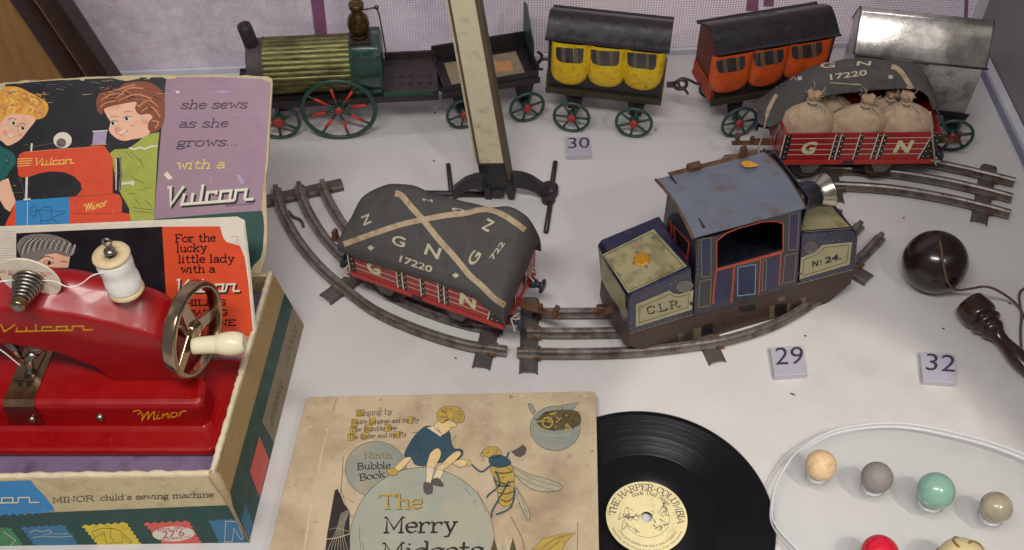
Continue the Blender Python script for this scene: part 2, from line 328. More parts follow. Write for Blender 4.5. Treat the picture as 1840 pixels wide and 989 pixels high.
# fabric-covered backdrop panel
fb = Fr(C0, bd)
def weave():
    m = bpy.data.materials.new('woven lilac fabric'); m.use_nodes = True; nt = m.node_tree; N = nt.nodes; L = nt.links; b = N['Principled BSDF']
    tc = N.new('ShaderNodeTexCoord'); sep = N.new('ShaderNodeSeparateXYZ')
    nz = N.new('ShaderNodeTexNoise'); nz.inputs['Scale'].default_value = 60; nz.inputs['Detail'].default_value = 4; L.new(tc.outputs['Object'], nz.inputs['Vector'])
    ad = N.new('ShaderNodeVectorMath'); ad.operation = 'MULTIPLY_ADD'; ad.inputs[1].default_value = (.0013, .0013, .0013); L.new(nz.outputs['Color'], ad.inputs[0]); L.new(tc.outputs['Object'], ad.inputs[2])
    L.new(ad.outputs[0], sep.inputs[0])
    def mth(op, a, c=None):
        x = N.new('ShaderNodeMath'); x.operation = op
        for i, q in enumerate((a, c)):
            if q is None: continue
            if hasattr(q, 'links'): L.new(q, x.inputs[i])
            else: x.inputs[i].default_value = q
        if op == 'MULTIPLY_ADD': x.inputs[2].default_value = -.5; x.use_clamp = True
        return x.outputs[0]
    k = 2 * math.pi / 0.0021
    sx = mth('SINE', mth('MULTIPLY', sep.outputs[0], k)); sz = mth('SINE', mth('MULTIPLY', sep.outputs[2], k))
    th = mth('MAXIMUM', sx, sz)                             # raised threads; the holes lie where both are low
    r = N.new('ShaderNodeMapRange'); L.new(th, r.inputs[0]); r.inputs[1].default_value = -0.6; r.inputs[2].default_value = 0.4
    n2 = N.new('ShaderNodeTexNoise'); n2.inputs['Scale'].default_value = 42; n2.inputs['Detail'].default_value = 10; n2.inputs['Roughness'].default_value = .85; L.new(tc.outputs['Object'], n2.inputs['Vector'])
    # the weave is printed sharp on one half, soft on the other
    fade = N.new('ShaderNodeMapRange'); L.new(sep.outputs[0], fade.inputs[0]); fade.inputs[1].default_value = 0.52; fade.inputs[2].default_value = 0.9; fade.inputs[3].default_value = .22; fade.inputs[4].default_value = .9
    f = mth('ADD', mth('MULTIPLY', r.outputs[0], fade.outputs[0]), mth('MULTIPLY', mth('SUBTRACT', 1.0, fade.outputs[0]), mth('MULTIPLY_ADD', n2.outputs['Fac'], 2.2)))
    mx = N.new('ShaderNodeMix'); mx.data_type = 'RGBA'; L.new(f, mx.inputs[0]); mx.inputs[6].default_value = (*sr(150, 122, 150), 1); mx.inputs[7].default_value = (*sr(254, 246, 255), 1)
    L.new(mx.outputs[2], b.inputs['Base Color']); b.inputs['Roughness'].default_value = .85; b.inputs['Specular IOR Level'].default_value = .2
    return m
bk = thing('backdrop', 'lilac woven fabric backdrop panel with dark magenta seams behind the trains', 'backdrop', C0)
m_white = mat('white painted trim', sr(205, 206, 212), .5, 0, .04, 1)
mb = MB(); mb.box(fb, 0, 110, .25, 1.6, .5, 45); mb.build('fabric_panel', bk, weave())
mb = MB(); mb.box(fb, 0, 110, -.05, 1.5, 0, .47); mb.box(fb, 110.02, 110.9, .1, 1.6, 0, 45); mb.build('trim', bk, m_white, bevel=.04)
m_seam = ink('magenta seam', sr(146, 94, 128), .85, .14, 1.5)
fpl = Plane(fb(0, .25, 0), fb.v); mb = MB()
for a, b, c_, d in (((553, -40), (578, -40), (588, 62), (566, 62)), ((1372, -40), (1392, -40), (1390, 12), (1372, 12)), ((1346, -40), (1366, -40), (1362, 20), (1340, 20)), ):
    mb.paint(fpl, [a, b, c_, d], 0, .02)
mb.paint(fpl, [(1735, -60), (1742, -60), (1738, 60), (1731, 60)], 0, .02)
mb.build('seam', bk, m_seam, fix=False)
# right side of the case: grey panel and low edge rail
rd = (az(1837, 297) - az(1765, 145)).normalized()
rr = Fr(az(1765, 145) - rd * 12, rd)                        # u towards the viewer, v = away from centre?
sgn = 1 if rr.v.x > 0 else -1
cr = thing('case_side', 'grey side panel of the display case with a pale rail along the floor', 'case panel', rr.o)
mb = MB(); mb.box(rr, 1.5, 70, sgn * .12, sgn * .75, 0, 1.0); mb.build('edge_rail', cr, m_white, bevel=.05)
mb = MB(); mb.box(rr, 1.5, 70, sgn * .02, sgn * .11, 0, .62); mb.build('rail_side_strip', cr, mat('grey blue rail side', sr(128, 130, 150), .4, 0, .05, 2))  # separate grey-blue strip for the inner side face of the rail
mb = MB(); mb.box(rr, -10, 70, sgn * .8, sgn * 1.6, 0, 45); mb.build('panel', cr, mat('grey side panel', sr(128, 122, 120), .35, 0, .05, .3))
# wooden panel with dark moulding, left of the fabric
Yw = 57.0; wpl = Plane((0, Yw, 0), (0, 1, 0))
def wq(x, y): return wpl(x, y)
wt = thing('wooden_panel', 'light oak panel edged with dark brown moulding, behind the upright box lid', 'wooden panel', wq(305, 302))
def strip(a0, a1, b0, b1, d):
    """between two slanted lines given at y=0 and y=138, carried down to the floor"""
    q = []
    for x0, x1 in ((a0, a1), (b0, b1)):
        sl_ = (x1 - x0) / 138.0; top = wq(x0 + sl_ * -260, -260); bot = wq(x0 + sl_ * 318, 318); q += [top, bot]
    return [q[0], q[2], q[3], q[1]], (0, -d, 0)
m_oak = mat('oak veneer', sr(148, 108, 62), .5, 0, .2, 1.2, bump=.1, stretch=(1.4, 1, .22)); m_dkw = mat('dark stained moulding', sr(50, 32, 26), .38, 0, .2, 1.5, stretch=(1, 1, .3)); m_inl = mat('pale inlay', sr(132, 100, 66), .5)
P, dd = strip(-600, -520, 22, 116, .5); mb = MB(); mb.slab(P, (0, 1.5, 0)); mb.build('panel', wt, m_oak)
P, dd = strip(22.4, 116.4, 62, 156, .5); mb = MB(); mb.slab([p + Vector((0, -.5, 0)) for p in P], (0, 2, 0)); mb.build('moulding', wt, m_dkw, bevel=.35, seg=4)
P, dd = strip(62.2, 156.2, 69, 162, .5); mb = MB(); mb.slab([p + Vector((0, -.1, 0)) for p in P], (0, 1.6, 0)); mb.build('inlay_strip', wt, m_inl)
P, dd = strip(69.2, 162.2, 108, 199, .5); mb = MB(); mb.slab([p + Vector((0, -.5, 0)) for p in P], (0, 2, 0)); mb.build('moulding', wt, m_dkw, bevel=.35, seg=4)
# ================================================================== OLD TINPLATE TRAIN (back row)
m_green = mat('dark green enamel', sr(44, 72, 62), .4, 0, .2, 3, chips=(sr(70, 62, 54), .68, 5), bump=.1)
m_red = mat('red enamel hub', sr(160, 52, 40), .5, 0, .15, 4)
m_redsp = mat('red spoke enamel', sr(190, 58, 34), .5, 0, .2, 4, chips=(sr(60, 60, 54), .63, 5))
m_black = mat('black japanned tin', sr(40, 36, 37), .35, .0, .25, 2.5, chips=(sr(130, 118, 108), .74, 3.2), bump=.1)
m_brown = mat('brown black tin', sr(56, 46, 46), .4, 0, .2, 1.5, chips=(sr(150, 128, 112), .76, 2.6), bump=.15)
m_brass = mat('tarnished brass', sr(116, 114, 68), .42, .65, .3, 1.8, bump=.25, dirt=(sr(58, 48, 32), .7, 1.6), stretch=(.35, 1, 1))
m_brass2 = mat('old brass dome', sr(112, 92, 58), .3, 1.0, .2, 2)
m_smoke = mat('sooty tin', sr(84, 76, 74), .5, .3, .15, 2, bump=.2)
m_wire = mat('dull iron wire', sr(92, 84, 84), .4, .7, .15, 4)
m_bfirebox = mat('green firebox enamel', sr(40, 66, 56), .22, 0, .3, 1.4, coat=.4)
def wheel(parent, fr, c, R, n, rimw=.17, wid=.22, hubr=.27, spoke=.085, spm=None, rot=0.0, huby=.3):
    u, v, w_ = c; mb = MB(); t = fr.v
    prof = []
    for k in range(10):
        a = 2 * math.pi * k / 10; prof.append((wid * .5 * math.sin(a), R - rimw * .5 + rimw * .5 * math.cos(a)))
    mb.lathe(fr(u, v, w_), t, prof + [prof[0]], 44, 0, caps=False)
    for i in range(n):
        a = rot + 2 * math.pi * i / n; d = fr.u * math.cos(a) + fr.w * math.sin(a); c0 = fr(u, v, w_)
        if spm: mb.tube([c0 + d * .2, c0 + d * R * .34], spoke, 6, 0); mb.tube([c0 + d * R * .34, c0 + d * R * .74], spoke * 1.1, 6, 1); mb.tube([c0 + d * R * .74, c0 + d * (R - rimw * .6)], spoke, 6, 0)
        else: mb.tube([c0 + d * hubr * .5, c0 + d * (R - rimw * .6)], spoke, 6, 0)
    mb.lathe(fr(u, v, w_), t, [(-.12, hubr * 1.15), (.5, hubr * 1.1)], 16, 0)
    o = mb.build('wheel', parent, [m_green, spm or m_redsp])
    h = MB(); h.lathe(fr(u, v, w_) - t * huby, t, [(0, hubr * .55), (.05, hubr * .9), (.16, hubr), (huby, hubr)], 18); h.build('hub', o, m_red)
    return o
def inv(fr, p): q = Vector(p) - fr.o; return (q.dot(fr.u), q.dot(fr.v), q.dot(fr.w))
def axle(mb, fr, u, v0, v1, w_, r=.08): mb.tube([fr(u, v0, w_), fr(u, v1, w_)], r, 8)
# ---- engine
E0 = az(491, 187, 3.5); E1 = az(765, 173, 3.5); fe = Fr((E0.x, E0.y, 0), E1 - E0)
te = thing('steam_locomotive', 'old tinplate steam engine with ribbed brass boiler and big spoked wheel', 'toy locomotive', fe(4, 2, 0))
ux = lambda x, y=180, v=0.0: fe.px(x, y, v)[0]
WE = 4.0; BV, BR = 2.0, 1.95
uA, uB, uC, uD = ux(436, 111, BV - BR), ux(464, 111, BV - BR), ux(628, 111, BV - BR), ux(683, 111, BV - BR); uE = ux(788, 165)
BZ = 5.25
mb = MB(); mb.box(fe, ux(436) - .6, uE, 0, WE, 3.25, 3.5); mb.box(fe, ux(436) - .6, uE, -.04, .1, 3.1, 3.62); mb.box(fe, ux(436) - .6, uE, WE - .1, WE + .04, 3.1, 3.62)
for q in (ux(505), ux(612)): mb.box(fe, q - .35, q + .35, .7, WE - .7, 2.2, 3.3)
mb.build('footplate', te, m_black, bevel=.03)
mb = MB(); R = []
for u_ in (uB, uB + .06, uC - .06, uC):
    R.append([fe(u_, BV + (BR - .0 + .07 * abs(math.sin(15 * a)) ** .7 - (.1 if u_ in (uB, uC) else 0)) * math.cos(a), BZ + (BR + .07 * abs(math.sin(15 * a)) ** .7 - (.1 if u_ in (uB, uC) else 0)) * math.sin(a)) for a in [2 * math.pi * k / 180 for k in range(180)]])
mb.rings(R, 0, False); mb.build('boiler', te, m_brass)
mb = MB(); mb.lathe(fe(uA, BV, BZ), fe.u, [(0, 1.75), (.1, BR + .05), (uB - uA, BR + .05), (uB - uA + .02, BR + .12), (uB - uA + .14, BR + .12)], 48); sb = mb.build('smokebox', te, m_smoke, bevel=.03)
ch = fe((uA + uB) / 2 - .05, BV, BZ + BR - .25); cax = (Vector((-.13, -.06, 1)))
mb = MB(); mb.lathe(ch, cax, [(0, .52), (.5, .5), (1.6, .5), (1.9, .47), (1.95, .36), (1.9, .3), (.3, .3)], 24); mb.build('chimney', te, mat('blackened chimney', sr(58, 54, 54), .55, .2, .2, 3))
mb = MB(); mb.box(fe, uC - .02, uD, BV - 1.72, BV + 1.72, 3.6, BZ + 1.7); mb.lathe(fe(uC, BV, BZ), fe.u, [(0, BR + .13), (uD - uC, BR + .13)], 48); fbx = mb.build('firebox', te, m_bfirebox, bevel=.06)
mb = MB()
for u_ in (uC - .04, uD - .1): mb.lathe(fe(u_, BV, BZ), fe.u, [(0, BR + .2), (.14, BR + .2)], 48)
mb.build('band', fbx, m_green)
ud = ux(646, 60, BV) ; zt = BZ + BR
mb = MB(); mb.box(fe, ud - .75, ud + .75, BV - .8, BV + .8, zt - .3, zt + .28); mb.build('dome_base', te, m_brown, bevel=.03)
mb = MB(); k = 1.0
mb.lathe(fe(ud, BV, zt + .26), (0, 0, 1), [(0, .5), (.05, .62), (.2, .6), (.28, .5), (.36, .66), (.9, .74), (1.05, .76), (1.12, .7), (1.2, .74), (1.55, .66), (1.85, .42), (2.0, .36), (2.2, .36), (2.28, .5), (2.6, .52), (2.66, .46), (2.5, .34)], 36)
dm = mb.build('dome', te, m_brass2)
mb = MB(); top = fe(ud + .35, BV, zt + 2.35); e1 = fe(ud + 1.35, BV, zt + 2.5); mb.tube([top, e1], .06, 8); mb.ball(e1, .17, 12, 8)
mb.tube(smooth([tuple(e1), tuple(fe(ud + 1.5, BV, zt + 1.6)), tuple(fe(ud + 1.62, BV, zt - .6)), tuple(fe(ud + 1.7, BV, zt - 1.7))], 5), .055, 8); mb.build('valve_lever', te, m_wire)
mb = MB(); mb.box(fe, uD, uE - .02, .1, WE, 3.5, 3.9); mb.box(fe, uD + .1, uE - .1, WE - .2, WE - .02, 3.9, 4.5)
for i in range(5):
    c0 = uD + .6 + i * (uE - uD - 1.2) / 4
    mb.tube([fe(c0 + .2 * math.cos(a), 1.6 + .28 * math.sin(a), 3.92) for a in [math.pi * k / 8 for k in range(9)]], .05, 6)
    mb.ball(fe(c0, 1.0, 3.9), .14, 10, 6)
mb.build('driver_platform', te, m_brown, bevel=.03)
mb = MB(); mb.box(fe, uD, uE - .3, -.01, .1, 3.62, 3.95); mb.build('green_valance', te, mat('bright green enamel', sr(28, 74, 52), .35, 0, .15, 2), bevel=.02)
Rb = 2.72; cb = inv(fe, az(609, 198, Rb)); cs = inv(fe, az(500, 219, 1.62))
mb = MB()
for side in (0, 1):
    wheel(te, fe, (cb[0], cb[1] if side == 0 else WE + .5, Rb), Rb, 8, .32, .26, .3, .1, m_redsp, rot=.18 + side * .3, huby=.25)
    wheel(te, fe, (cs[0], cs[1] if side == 0 else WE + .5, 1.62), 1.62, 6, .26, .26, .4, .11, rot=.5 + side)
for c_, r_ in ((cb, Rb), (cs, 1.62)): mb = MB(); axle(mb, fe, c_[0], c_[1], WE + .5, r_); mb.build('axle', te, m_wire)
# ---- tender
T0 = az(797, 174, 3.3); T1 = az(968, 145, 3.3); ft = Fr((T0.x, T0.y, 0), T1 - T0); LT = (Vector((T1.x, T1.y, 0)) - ft.o).length; WT = 3.9
tt = thing('tender', 'black tinplate tender with paper label, coupled behind the brass boiler engine', 'toy wagon', ft(LT / 2, 2, 0))
mb = MB(); mb.box(ft, 0, LT, .03, WT - .03, 3.3, 3.5); mb.box(ft, -.1, LT + .1, -.06, .05, 3.1, 3.62)
mb.box(ft, 0, LT, .05, .14, 3.5, 4.15); mb.box(ft, 0, LT, WT - .12, WT, 3.5, 4.9); mb.box(ft, LT - .1, LT, .14, WT - .12, 3.5, 4.6)
mb.box(ft, 0.02, .12, .14, WT - .12, 3.5, 4.1); mb.box(ft, -.75, .02, .9, 3.0, 3.3, 3.45)
mb.build('body', tt, m_black, bevel=.03)
mb = MB(); mb.prism(Fr(ft(LT - .1, 0, 0), ft.v), [(1.2, 4.3), (3.9, 4.3), (3.9, 7.4), (3.2, 7.7), (2.2, 6.6), (1.2, 5.6)], -.09, 0); hb = mb.build('headboard', tt, m_green, bevel=.02)
mb = MB(); mb.box(ft, .8, LT - .8, .35, WT - .5, 3.52, 3.55); lb = mb.build('paper_label', tt, ink('aged buff paper', sr(142, 124, 100), .8, .2, 2, chips=(sr(80, 66, 50), .66, 3)))
mb = MB(); mb.box(ft, 1.6, LT - 1.5, 1.4, 2.5, 3.553, 3.56); mb.build('label_panel', lb, ink('label orange', sr(190, 134, 88), .8, .15, 2))
mb = MB()
for px_, i in ((834, 0), (947, 1)):
    c0 = inv(ft, az(px_, 205 - 12 * i, 1.36))
    for side in (0, 1): wheel(tt, ft, (c0[0], c0[1] if side == 0 else WT + .3, 1.36), 1.36, 6, .22, .24, .3, rot=.3 + i + side)
    mb = MB(); axle(mb, ft, c0[0], c0[1], WT + .3, 1.36); mb.build('axle', tt, m_wire)
    for v0 in (.35, WT - .6): mb = MB(); mb.prism(ft, [(c0[0] - .8, 3.3), (c0[0] + .8, 3.3), (c0[0] + .45, 1.25), (c0[0] - .45, 1.25)], v0, v0 + .15); mb.build('axle_guard', tt, m_black)
mb = MB(); q = ft(LT + .05, 2, 3.35); mb.tube(smooth([tuple(q), tuple(q + ft.u * .5 + Vector((0, 0, -.1))), tuple(q + ft.u * .75 + Vector((0, 0, .5))), tuple(q + ft.u * .45 + Vector((0, 0, .9)))], 5), .11, 8); mb.build('coupling_hook', tt, m_wire)
# ---- the two painted coaches
m_glass = mat('dim coach glazing', sr(58, 56, 56), .12, .0, .3, 1.2, bump=.15, spec=.9)
m_mull = mat('worn grey window frame', sr(110, 98, 80), .5, .2, .2, 4)
def coach(name, label, fr, L, W, zb, ze, rise, lobes, wins, top, mcol, mend, mframe, wheels, wheel_r=1.38):
    t = thing(name, label, 'toy carriage', fr(L / 2, W / 2, 0), 'old tinplate railway carriages')
    mb = MB(); mb.box(fr, .1, L - .1, .06, W - .06, zb + .2, ze); body = mb.build('body', t, m_black)
    mb = MB(); mb.box(fr, -.06, L + .06, -.16, W + .16, zb - .04, zb + .22); mb.box(fr, -.1, L + .1, -.22, -.12, zb - .2, zb + .28); mb.build('footboard', t, m_frame, bevel=.03)
    n = 14; tri = [(v, ze + rise * (1 - abs(2 * v / W - 1) ** 1.4)) for v in [W * k / n for k in range(n + 1)]]
    fv = Fr(fr(0, 0, 0), fr.v)                      # its v axis runs along -u
    for u0, u1 in ((.0, .14), (L - .14, L)):
        mb = MB(); mb.prism(fv, [(0, zb + .25)] + tri + [(W, zb + .25)], -u0, -u1); e = mb.build('end_wall', t, mend, bevel=.02)
    for s_ in (0, L):                               # raised shoulder boards at the ends of the frame
        mb = MB(); mb.prism(fv, [(.1, zb), (W - .1, zb), (W - .1, zb + 1.3), (.1, zb + 1.3)], -(s_ - .12 if s_ == 0 else s_ + .02), -(s_ - .02 if s_ == 0 else s_ + .12)); mb.build('buffer_board', t, mframe, bevel=.02)
    mb = MB()                                       # pressed side: one rounded compartment after another, tucked under at the bottom
    for i in range(3):
        (uL, wL), (uR, wR), (ub, wb) = fr.px(*lobes[0][i]), fr.px(*lobes[0][i + 1]), fr.px(*lobes[1][i]); G = []
        for k in range(23):
            s = k / 22; s1 = 2 * s - 1; a = 1 - math.sqrt(max(0, 1 - abs(s1) ** 2.2)); wlo = wb + ((wL if s < .5 else wR) - wb) * a; col = []
            for j in range(19):
                tt = j / 18; f = math.sqrt(max(0, 1 - (1 - tt / .42) ** 2)) if tt < .42 else 1 - .3 * ((tt - .42) / .58) ** 1.5
                col.append(fr(uL + (uR - uL) * s, -.02 - .46 * f * (1 - abs(s1) ** 7), wlo + (ze - .02 - wlo) * tt))
            G.append(col)
        mb.grid(G)
    side = mb.build('side_panel', t, mcol); ssk = Skin(mb)
    mb = MB(); mb.box(fr, .1, L - .1, W - .1, W + .08, zb + .8, ze); mb.build('side_panel', t, mcol)
    for grp in wins:
        mb = MB(); fm = MB()
        for q in grp: mb.paint_fine(ssk, q, 0, .015)
        mb.build('window', side, m_glass, fix=False)
        xs = [(grp[0][1], grp[0][2], grp[1][0], grp[1][3]), (grp[1][1], grp[1][2], grp[2][0], grp[2][4])]
        fm = MB(); pz = ssk
        for a, b, c_, d in xs:
            fm.grid([[pz(a[0] + (c_[0] - a[0]) * i / 3 + (b[0] - a[0]) * j / 6, a[1] + (c_[1] - a[1]) * i / 3 + (b[1] - a[1]) * j / 6, .03) for j in range(7)] for i in range(4)], 0, False)
        fm.build('mullion', side, m_mull)
    R = []                                          # arched roof sheet with overhang
    ov = .22
    for u_ in (-ov, L + ov):
        prof = [( -.3, ze + .02)] + tri + [(W + .3, ze + .02)]
        R.append([fr(u_, v, w_ + .03) for v, w_ in prof] + [fr(u_, v, w_ + .13) for v, w_ in prof[::-1]])
    mb = MB(); mb.rings(R, 0, False); rf = mb.build('roof', t, m_roof); rf.data.polygons.foreach_set('use_smooth', [len(p.vertices) == 4 for p in rf.data.polygons])
    rf.modifiers.new('edge', 'EDGE_SPLIT').split_angle = math.radians(40)
    g = MB()
    for j, (x, y) in enumerate(wheels):
        c0 = inv(fr, az(x, y, wheel_r))
        for sd in (0, 1): wheel(t, fr, (c0[0], c0[1] if sd == 0 else W + .2, wheel_r), wheel_r, 6, .22, .24, .3, rot=j * .4 + sd)
        g = MB(); axle(g, fr, c0[0], c0[1], W + .2, wheel_r); g.build('axle', t, m_wire)
        for v0 in (.3, W - .45): g = MB(); g.prism(fr, [(c0[0] - .75, zb), (c0[0] + .75, zb), (c0[0] + .42, 1.2), (c0[0] - .42, 1.2)], v0, v0 + .12); g.build('axle_guard', t, m_black)
    return t
m_roof = mat('black carriage roof', sr(34, 30, 32), .3, 0, .2, 1.2, chips=(sr(190, 182, 176), .735, 2.2), bump=.08)
m_frame = mat('dark olive frame', sr(58, 54, 40), .45, .1, .25, 2, chips=(sr(140, 130, 100), .7, 3))
m_yel = mat('yellow enamel', sr(224, 184, 26), .42, 0, .07, 1.5, chips=(sr(72, 52, 26), .7, 3.4), bump=.1, dirt=(sr(150, 116, 34), .4, 2.2))
m_ora = mat('orange enamel', sr(206, 84, 32), .42, 0, .12, 1.5, chips=(sr(104, 80, 64), .66, 2.6), bump=.1, dirt=(sr(130, 76, 48), .35, 2.0))
m_endr = mat('dull red end', sr(112, 56, 44), .5, 0, .15, 2, bump=.1); m_endy = mat('black end', sr(54, 48, 42), .45, 0, .2, 2)
zy = Z(960, 10, 3.804)
a, b = az(983, 160, 3.0), az(1186, 183, 3.0); fy = Fr((a.x, a.y, 0), b - a); LY = (b - a).length
yl = [zy((114, 440), (365, 465), (612, 490), (882, 470)), zy((245, 543), (490, 558), (750, 581))]; yl_ = zy((885, 300), (875, 470), (850, 520), (810, 560), (750, 578), (690, 565), (640, 530), (612, 490), (595, 520), (550, 545), (490, 555), (430, 545), (390, 515), (365, 465), (350, 500), (310, 530), (250, 540), (190, 525), (140, 480), (118, 430))
yw = [[zy((148, 285), (186, 285), (190, 388), (160, 375), (148, 340)), zy((212, 290), (270, 292), (272, 395), (212, 392)), zy((298, 292), (338, 295), (336, 365), (325, 392), (298, 396))],
      [zy((387, 300), (428, 305), (430, 405), (400, 395), (387, 360)), zy((453, 310), (515, 312), (515, 413), (453, 412)), zy((540, 312), (585, 315), (583, 380), (570, 408), (540, 415))],
      [zy((637, 320), (680, 322), (680, 425), (650, 415), (637, 390)), zy((700, 325), (762, 330), (762, 433), (700, 428)), zy((785, 332), (838, 335), (836, 410), (815, 440), (785, 440))]]
ty = coach('carriage', 'yellow tinplate carriage with three rounded window bays and black roof', fy, LY, 3.5, 3.0, fy.px(1090, 81)[1], .95, yl, yw, zy((112, 255)), m_yel, m_endy, mat('olive yellow board', sr(120, 104, 34), .5, 0, .2, 2), [(1027, 211), (1139, 221)])
zo = Z(1220, 0, 2.908)
a, b = az(1277, 185, 3.0), az(1480, 150, 3.0); fo = Fr((a.x, a.y, 0), b - a); LO = (b - a).length
ol = [zo((155, 405), (362, 415), (545, 375), (778, 300)), zo((265, 481), (440, 452), (645, 410))]; ol_ = zo((780, 190), (775, 300), (720, 340), (650, 370), (590, 380), (545, 370), (520, 405), (480, 435), (430, 448), (390, 440), (362, 415), (350, 440), (320, 465), (270, 478), (220, 475), (185, 450), (165, 400))
ow = [[zo((195, 320), (228, 312), (232, 382), (205, 380), (195, 350)), zo((248, 308), (300, 300), (302, 372), (250, 380)), zo((315, 298), (345, 292), (347, 340), (335, 362), (316, 368))],
      [zo((392, 282), (425, 275), (428, 348), (400, 345), (392, 320)), zo((445, 270), (495, 262), (497, 335), (446, 343)), zo((513, 262), (547, 256), (548, 300), (535, 325), (514, 330))],
      [zo((590, 245), (622, 240), (624, 310), (600, 308), (590, 280)), zo((642, 238), (695, 228), (697, 300), (643, 308)), zo((715, 225), (748, 218), (750, 265), (735, 288), (716, 294))]]
to = coach('carriage', 'orange tinplate carriage with worn window bays and black roof', fo, LO, 3.5, 3.0, fo.px(1380, 83)[1], .95, ol, ow, zo((152, 302)), m_ora, m_endr, mat('red buffer board', sr(176, 70, 36), .5, 0, .2, 2), [(1328, 220), (1452, 196)])
# couplings: yellow coach's eye, orange coach's hook
m_iron = mat('brown iron coupling', sr(84, 70, 68), .45, .6, .2, 4)
pY = Plane((0, 62.2, 0), (0, 1, 0)); yq = lambda *p: [tuple(ay(x, y, 62.4)) for x, y in p]
mb = MB(); mb.slab([ay(x, y, 62.4) for x, y in ((1198, 149), (1214, 148), (1214, 158), (1198, 158))], (0, .12, 0)); c0 = ay(1223, 152, 62.4)
mb.tube([c0 + Vector((.42 * math.cos(a), -.02, .42 * math.sin(a))) for a in [2 * math.pi * k / 20 for k in range(20)]], .13, 8, closed=True)
mb.build('coupling_eye', ty, m_iron)
mb = MB(); mb.tube(smooth(yq((1260, 152), (1250, 150), (1238, 144), (1226, 141), (1219, 146), (1222, 157), (1231, 162), (1236, 169)), 5), .1, 8); mb.build('coupling_hook', to, m_iron)
mb = MB(); q = ay(985, 100, 63.0); mb.tube(smooth([tuple(fy(-.1, 1.8, 4.2)), tuple(fy(-.5, 1.8, 4.2)), tuple(fy(-.95, 1.8, 3.9)), tuple(fy(-.9, 1.8, 3.3)), tuple(fy(-.6, 1.8, 3.3))], 5), .1, 8); mb.build('coupling_hook', ty, m_iron)
# ---- plain silver van
m_tin = mat('bare bright tin', sr(212, 208, 202), .24, .75, .16, .8, bump=.3, bscale=1.6, dirt=(sr(96, 90, 84), .3, 1.1), rvar=.14)
a, b = az(1537, 99, 6.9), az(1767, 124, 6.9); fs = Fr((a.x, a.y, 0), b - a); LS = (b - a).length
ts = thing('van', 'plain silvery tin van with curved roof and raised seam, no paint left', 'toy wagon', fs(LS / 2, 2, 0), None)
WS = 4.2; prof = [(0, 6.95), (.05, 7.08), (.6, 7.8), (1.15, 8.5), (1.7, 9.12), (1.9, 9.26), (2.1, 9.3), (2.3, 9.26), (2.5, 9.12), (3.05, 8.5), (3.6, 7.8), (4.15, 7.08), (4.2, 6.95)]
mb = MB(); fsv = Fr(fs.o, fs.v); mb.box(fs, 0, LS, 0, WS, 3.0, 6.9); mb.build('body', ts, m_tin, bevel=.05)
mb = MB(); R = []
for u_ in (-.12, LS + .14): R.append([fs(u_, v - .03, w_) for v, w_ in prof])
mb.rings(R, 0, False); rf = mb.build('roof', ts, mat('tin roof painted reflections', sr(196, 191, 184), .27, .8, .12, .6, bump=.25, bscale=1.2, dirt=(sr(84, 78, 72), .5, .28)), bevel=.03)  # broad dark blotches in the roof colour stand for dark reflections
rf.data.polygons.foreach_set('use_smooth', [len(p.vertices) == 4 for p in rf.data.polygons]); rf.modifiers.new('split', 'EDGE_SPLIT').split_angle = math.radians(35)
mb = MB(); mb.tube([fs(.0, -.03, 6.93), fs(LS * .5, -.05, 6.9), fs(LS + .3, -.05, 6.93)], .07, 8); mb.tube([fs(-.12, .0, 6.95)] + [fs(-.12, v - .03, w_) for v, w_ in prof], .06, 6); mb.tube([fs(LS + .14, v - .03, w_) for v, w_ in prof], .06, 6); mb.build('seam', ts, m_wire)
mb = MB(); mb.box(fs, -.05, LS - .05, .05, WS, 2.55, 2.98); mb.build('footboard', ts, m_black, bevel=.03)
g = MB()
for x, y in ((1712, 244),):
    c0 = inv(fs, az(x, y, 1.45))
    for cu in (c0[0], c0[0] - 5.0):
        for sd in (0, 1): wheel(ts, fs, (cu, c0[1] if sd == 0 else WS, 1.45), 1.45, 6, .22, .24, .3, .11, rot=.3)
        g = MB(); axle(g, fs, cu, c0[1], WS, 1.45); g.build('axle', ts, m_wire)
        for v0 in (.35, WS - .5): g = MB(); g.prism(fs, [(cu - .9, 2.6), (cu + .9, 2.6), (cu + .5, 1.2), (cu - .5, 1.2)], v0, v0 + .12); g.build('axle_guard', ts, m_black)
# ================================================================== TINPLATE RAILS
m_rail = mat('worn tinplate rail', sr(138, 130, 124), .34, .6, .2, 1.5, bump=.15, dirt=(sr(80, 62, 52), .5, 1.2))
m_sleep = mat('dark steel sleeper', sr(104, 98, 94), .5, .5, .15, 1.5, bump=.15, dirt=(sr(84, 60, 46), .35, 1.4))
m_rust = mat('rusty iron', sr(112, 78, 54), .65, .3, .35, 2.5, bump=.4, dirt=(sr(60, 46, 38), .5, 2))
RP = [(-.36, .3), (-.36, .37), (-.08, .42), (-.08, .55), (-.17, .6), (-.18, .72), (-.1, .8), (.1, .8), (.18, .72), (.17, .6), (.08, .55), (.08, .42), (.36, .37), (.36, .3)]
def off2(path, d):
    out = []
    for i, p in enumerate(path):
        a, b = path[max(0, i - 1)], path[min(len(path) - 1, i + 1)]; l = math.hypot(b[0] - a[0], b[1] - a[1])
        out.append((p[0] - (b[1] - a[1]) / l * d, p[1] + (b[0] - a[0]) / l * d))
    return out
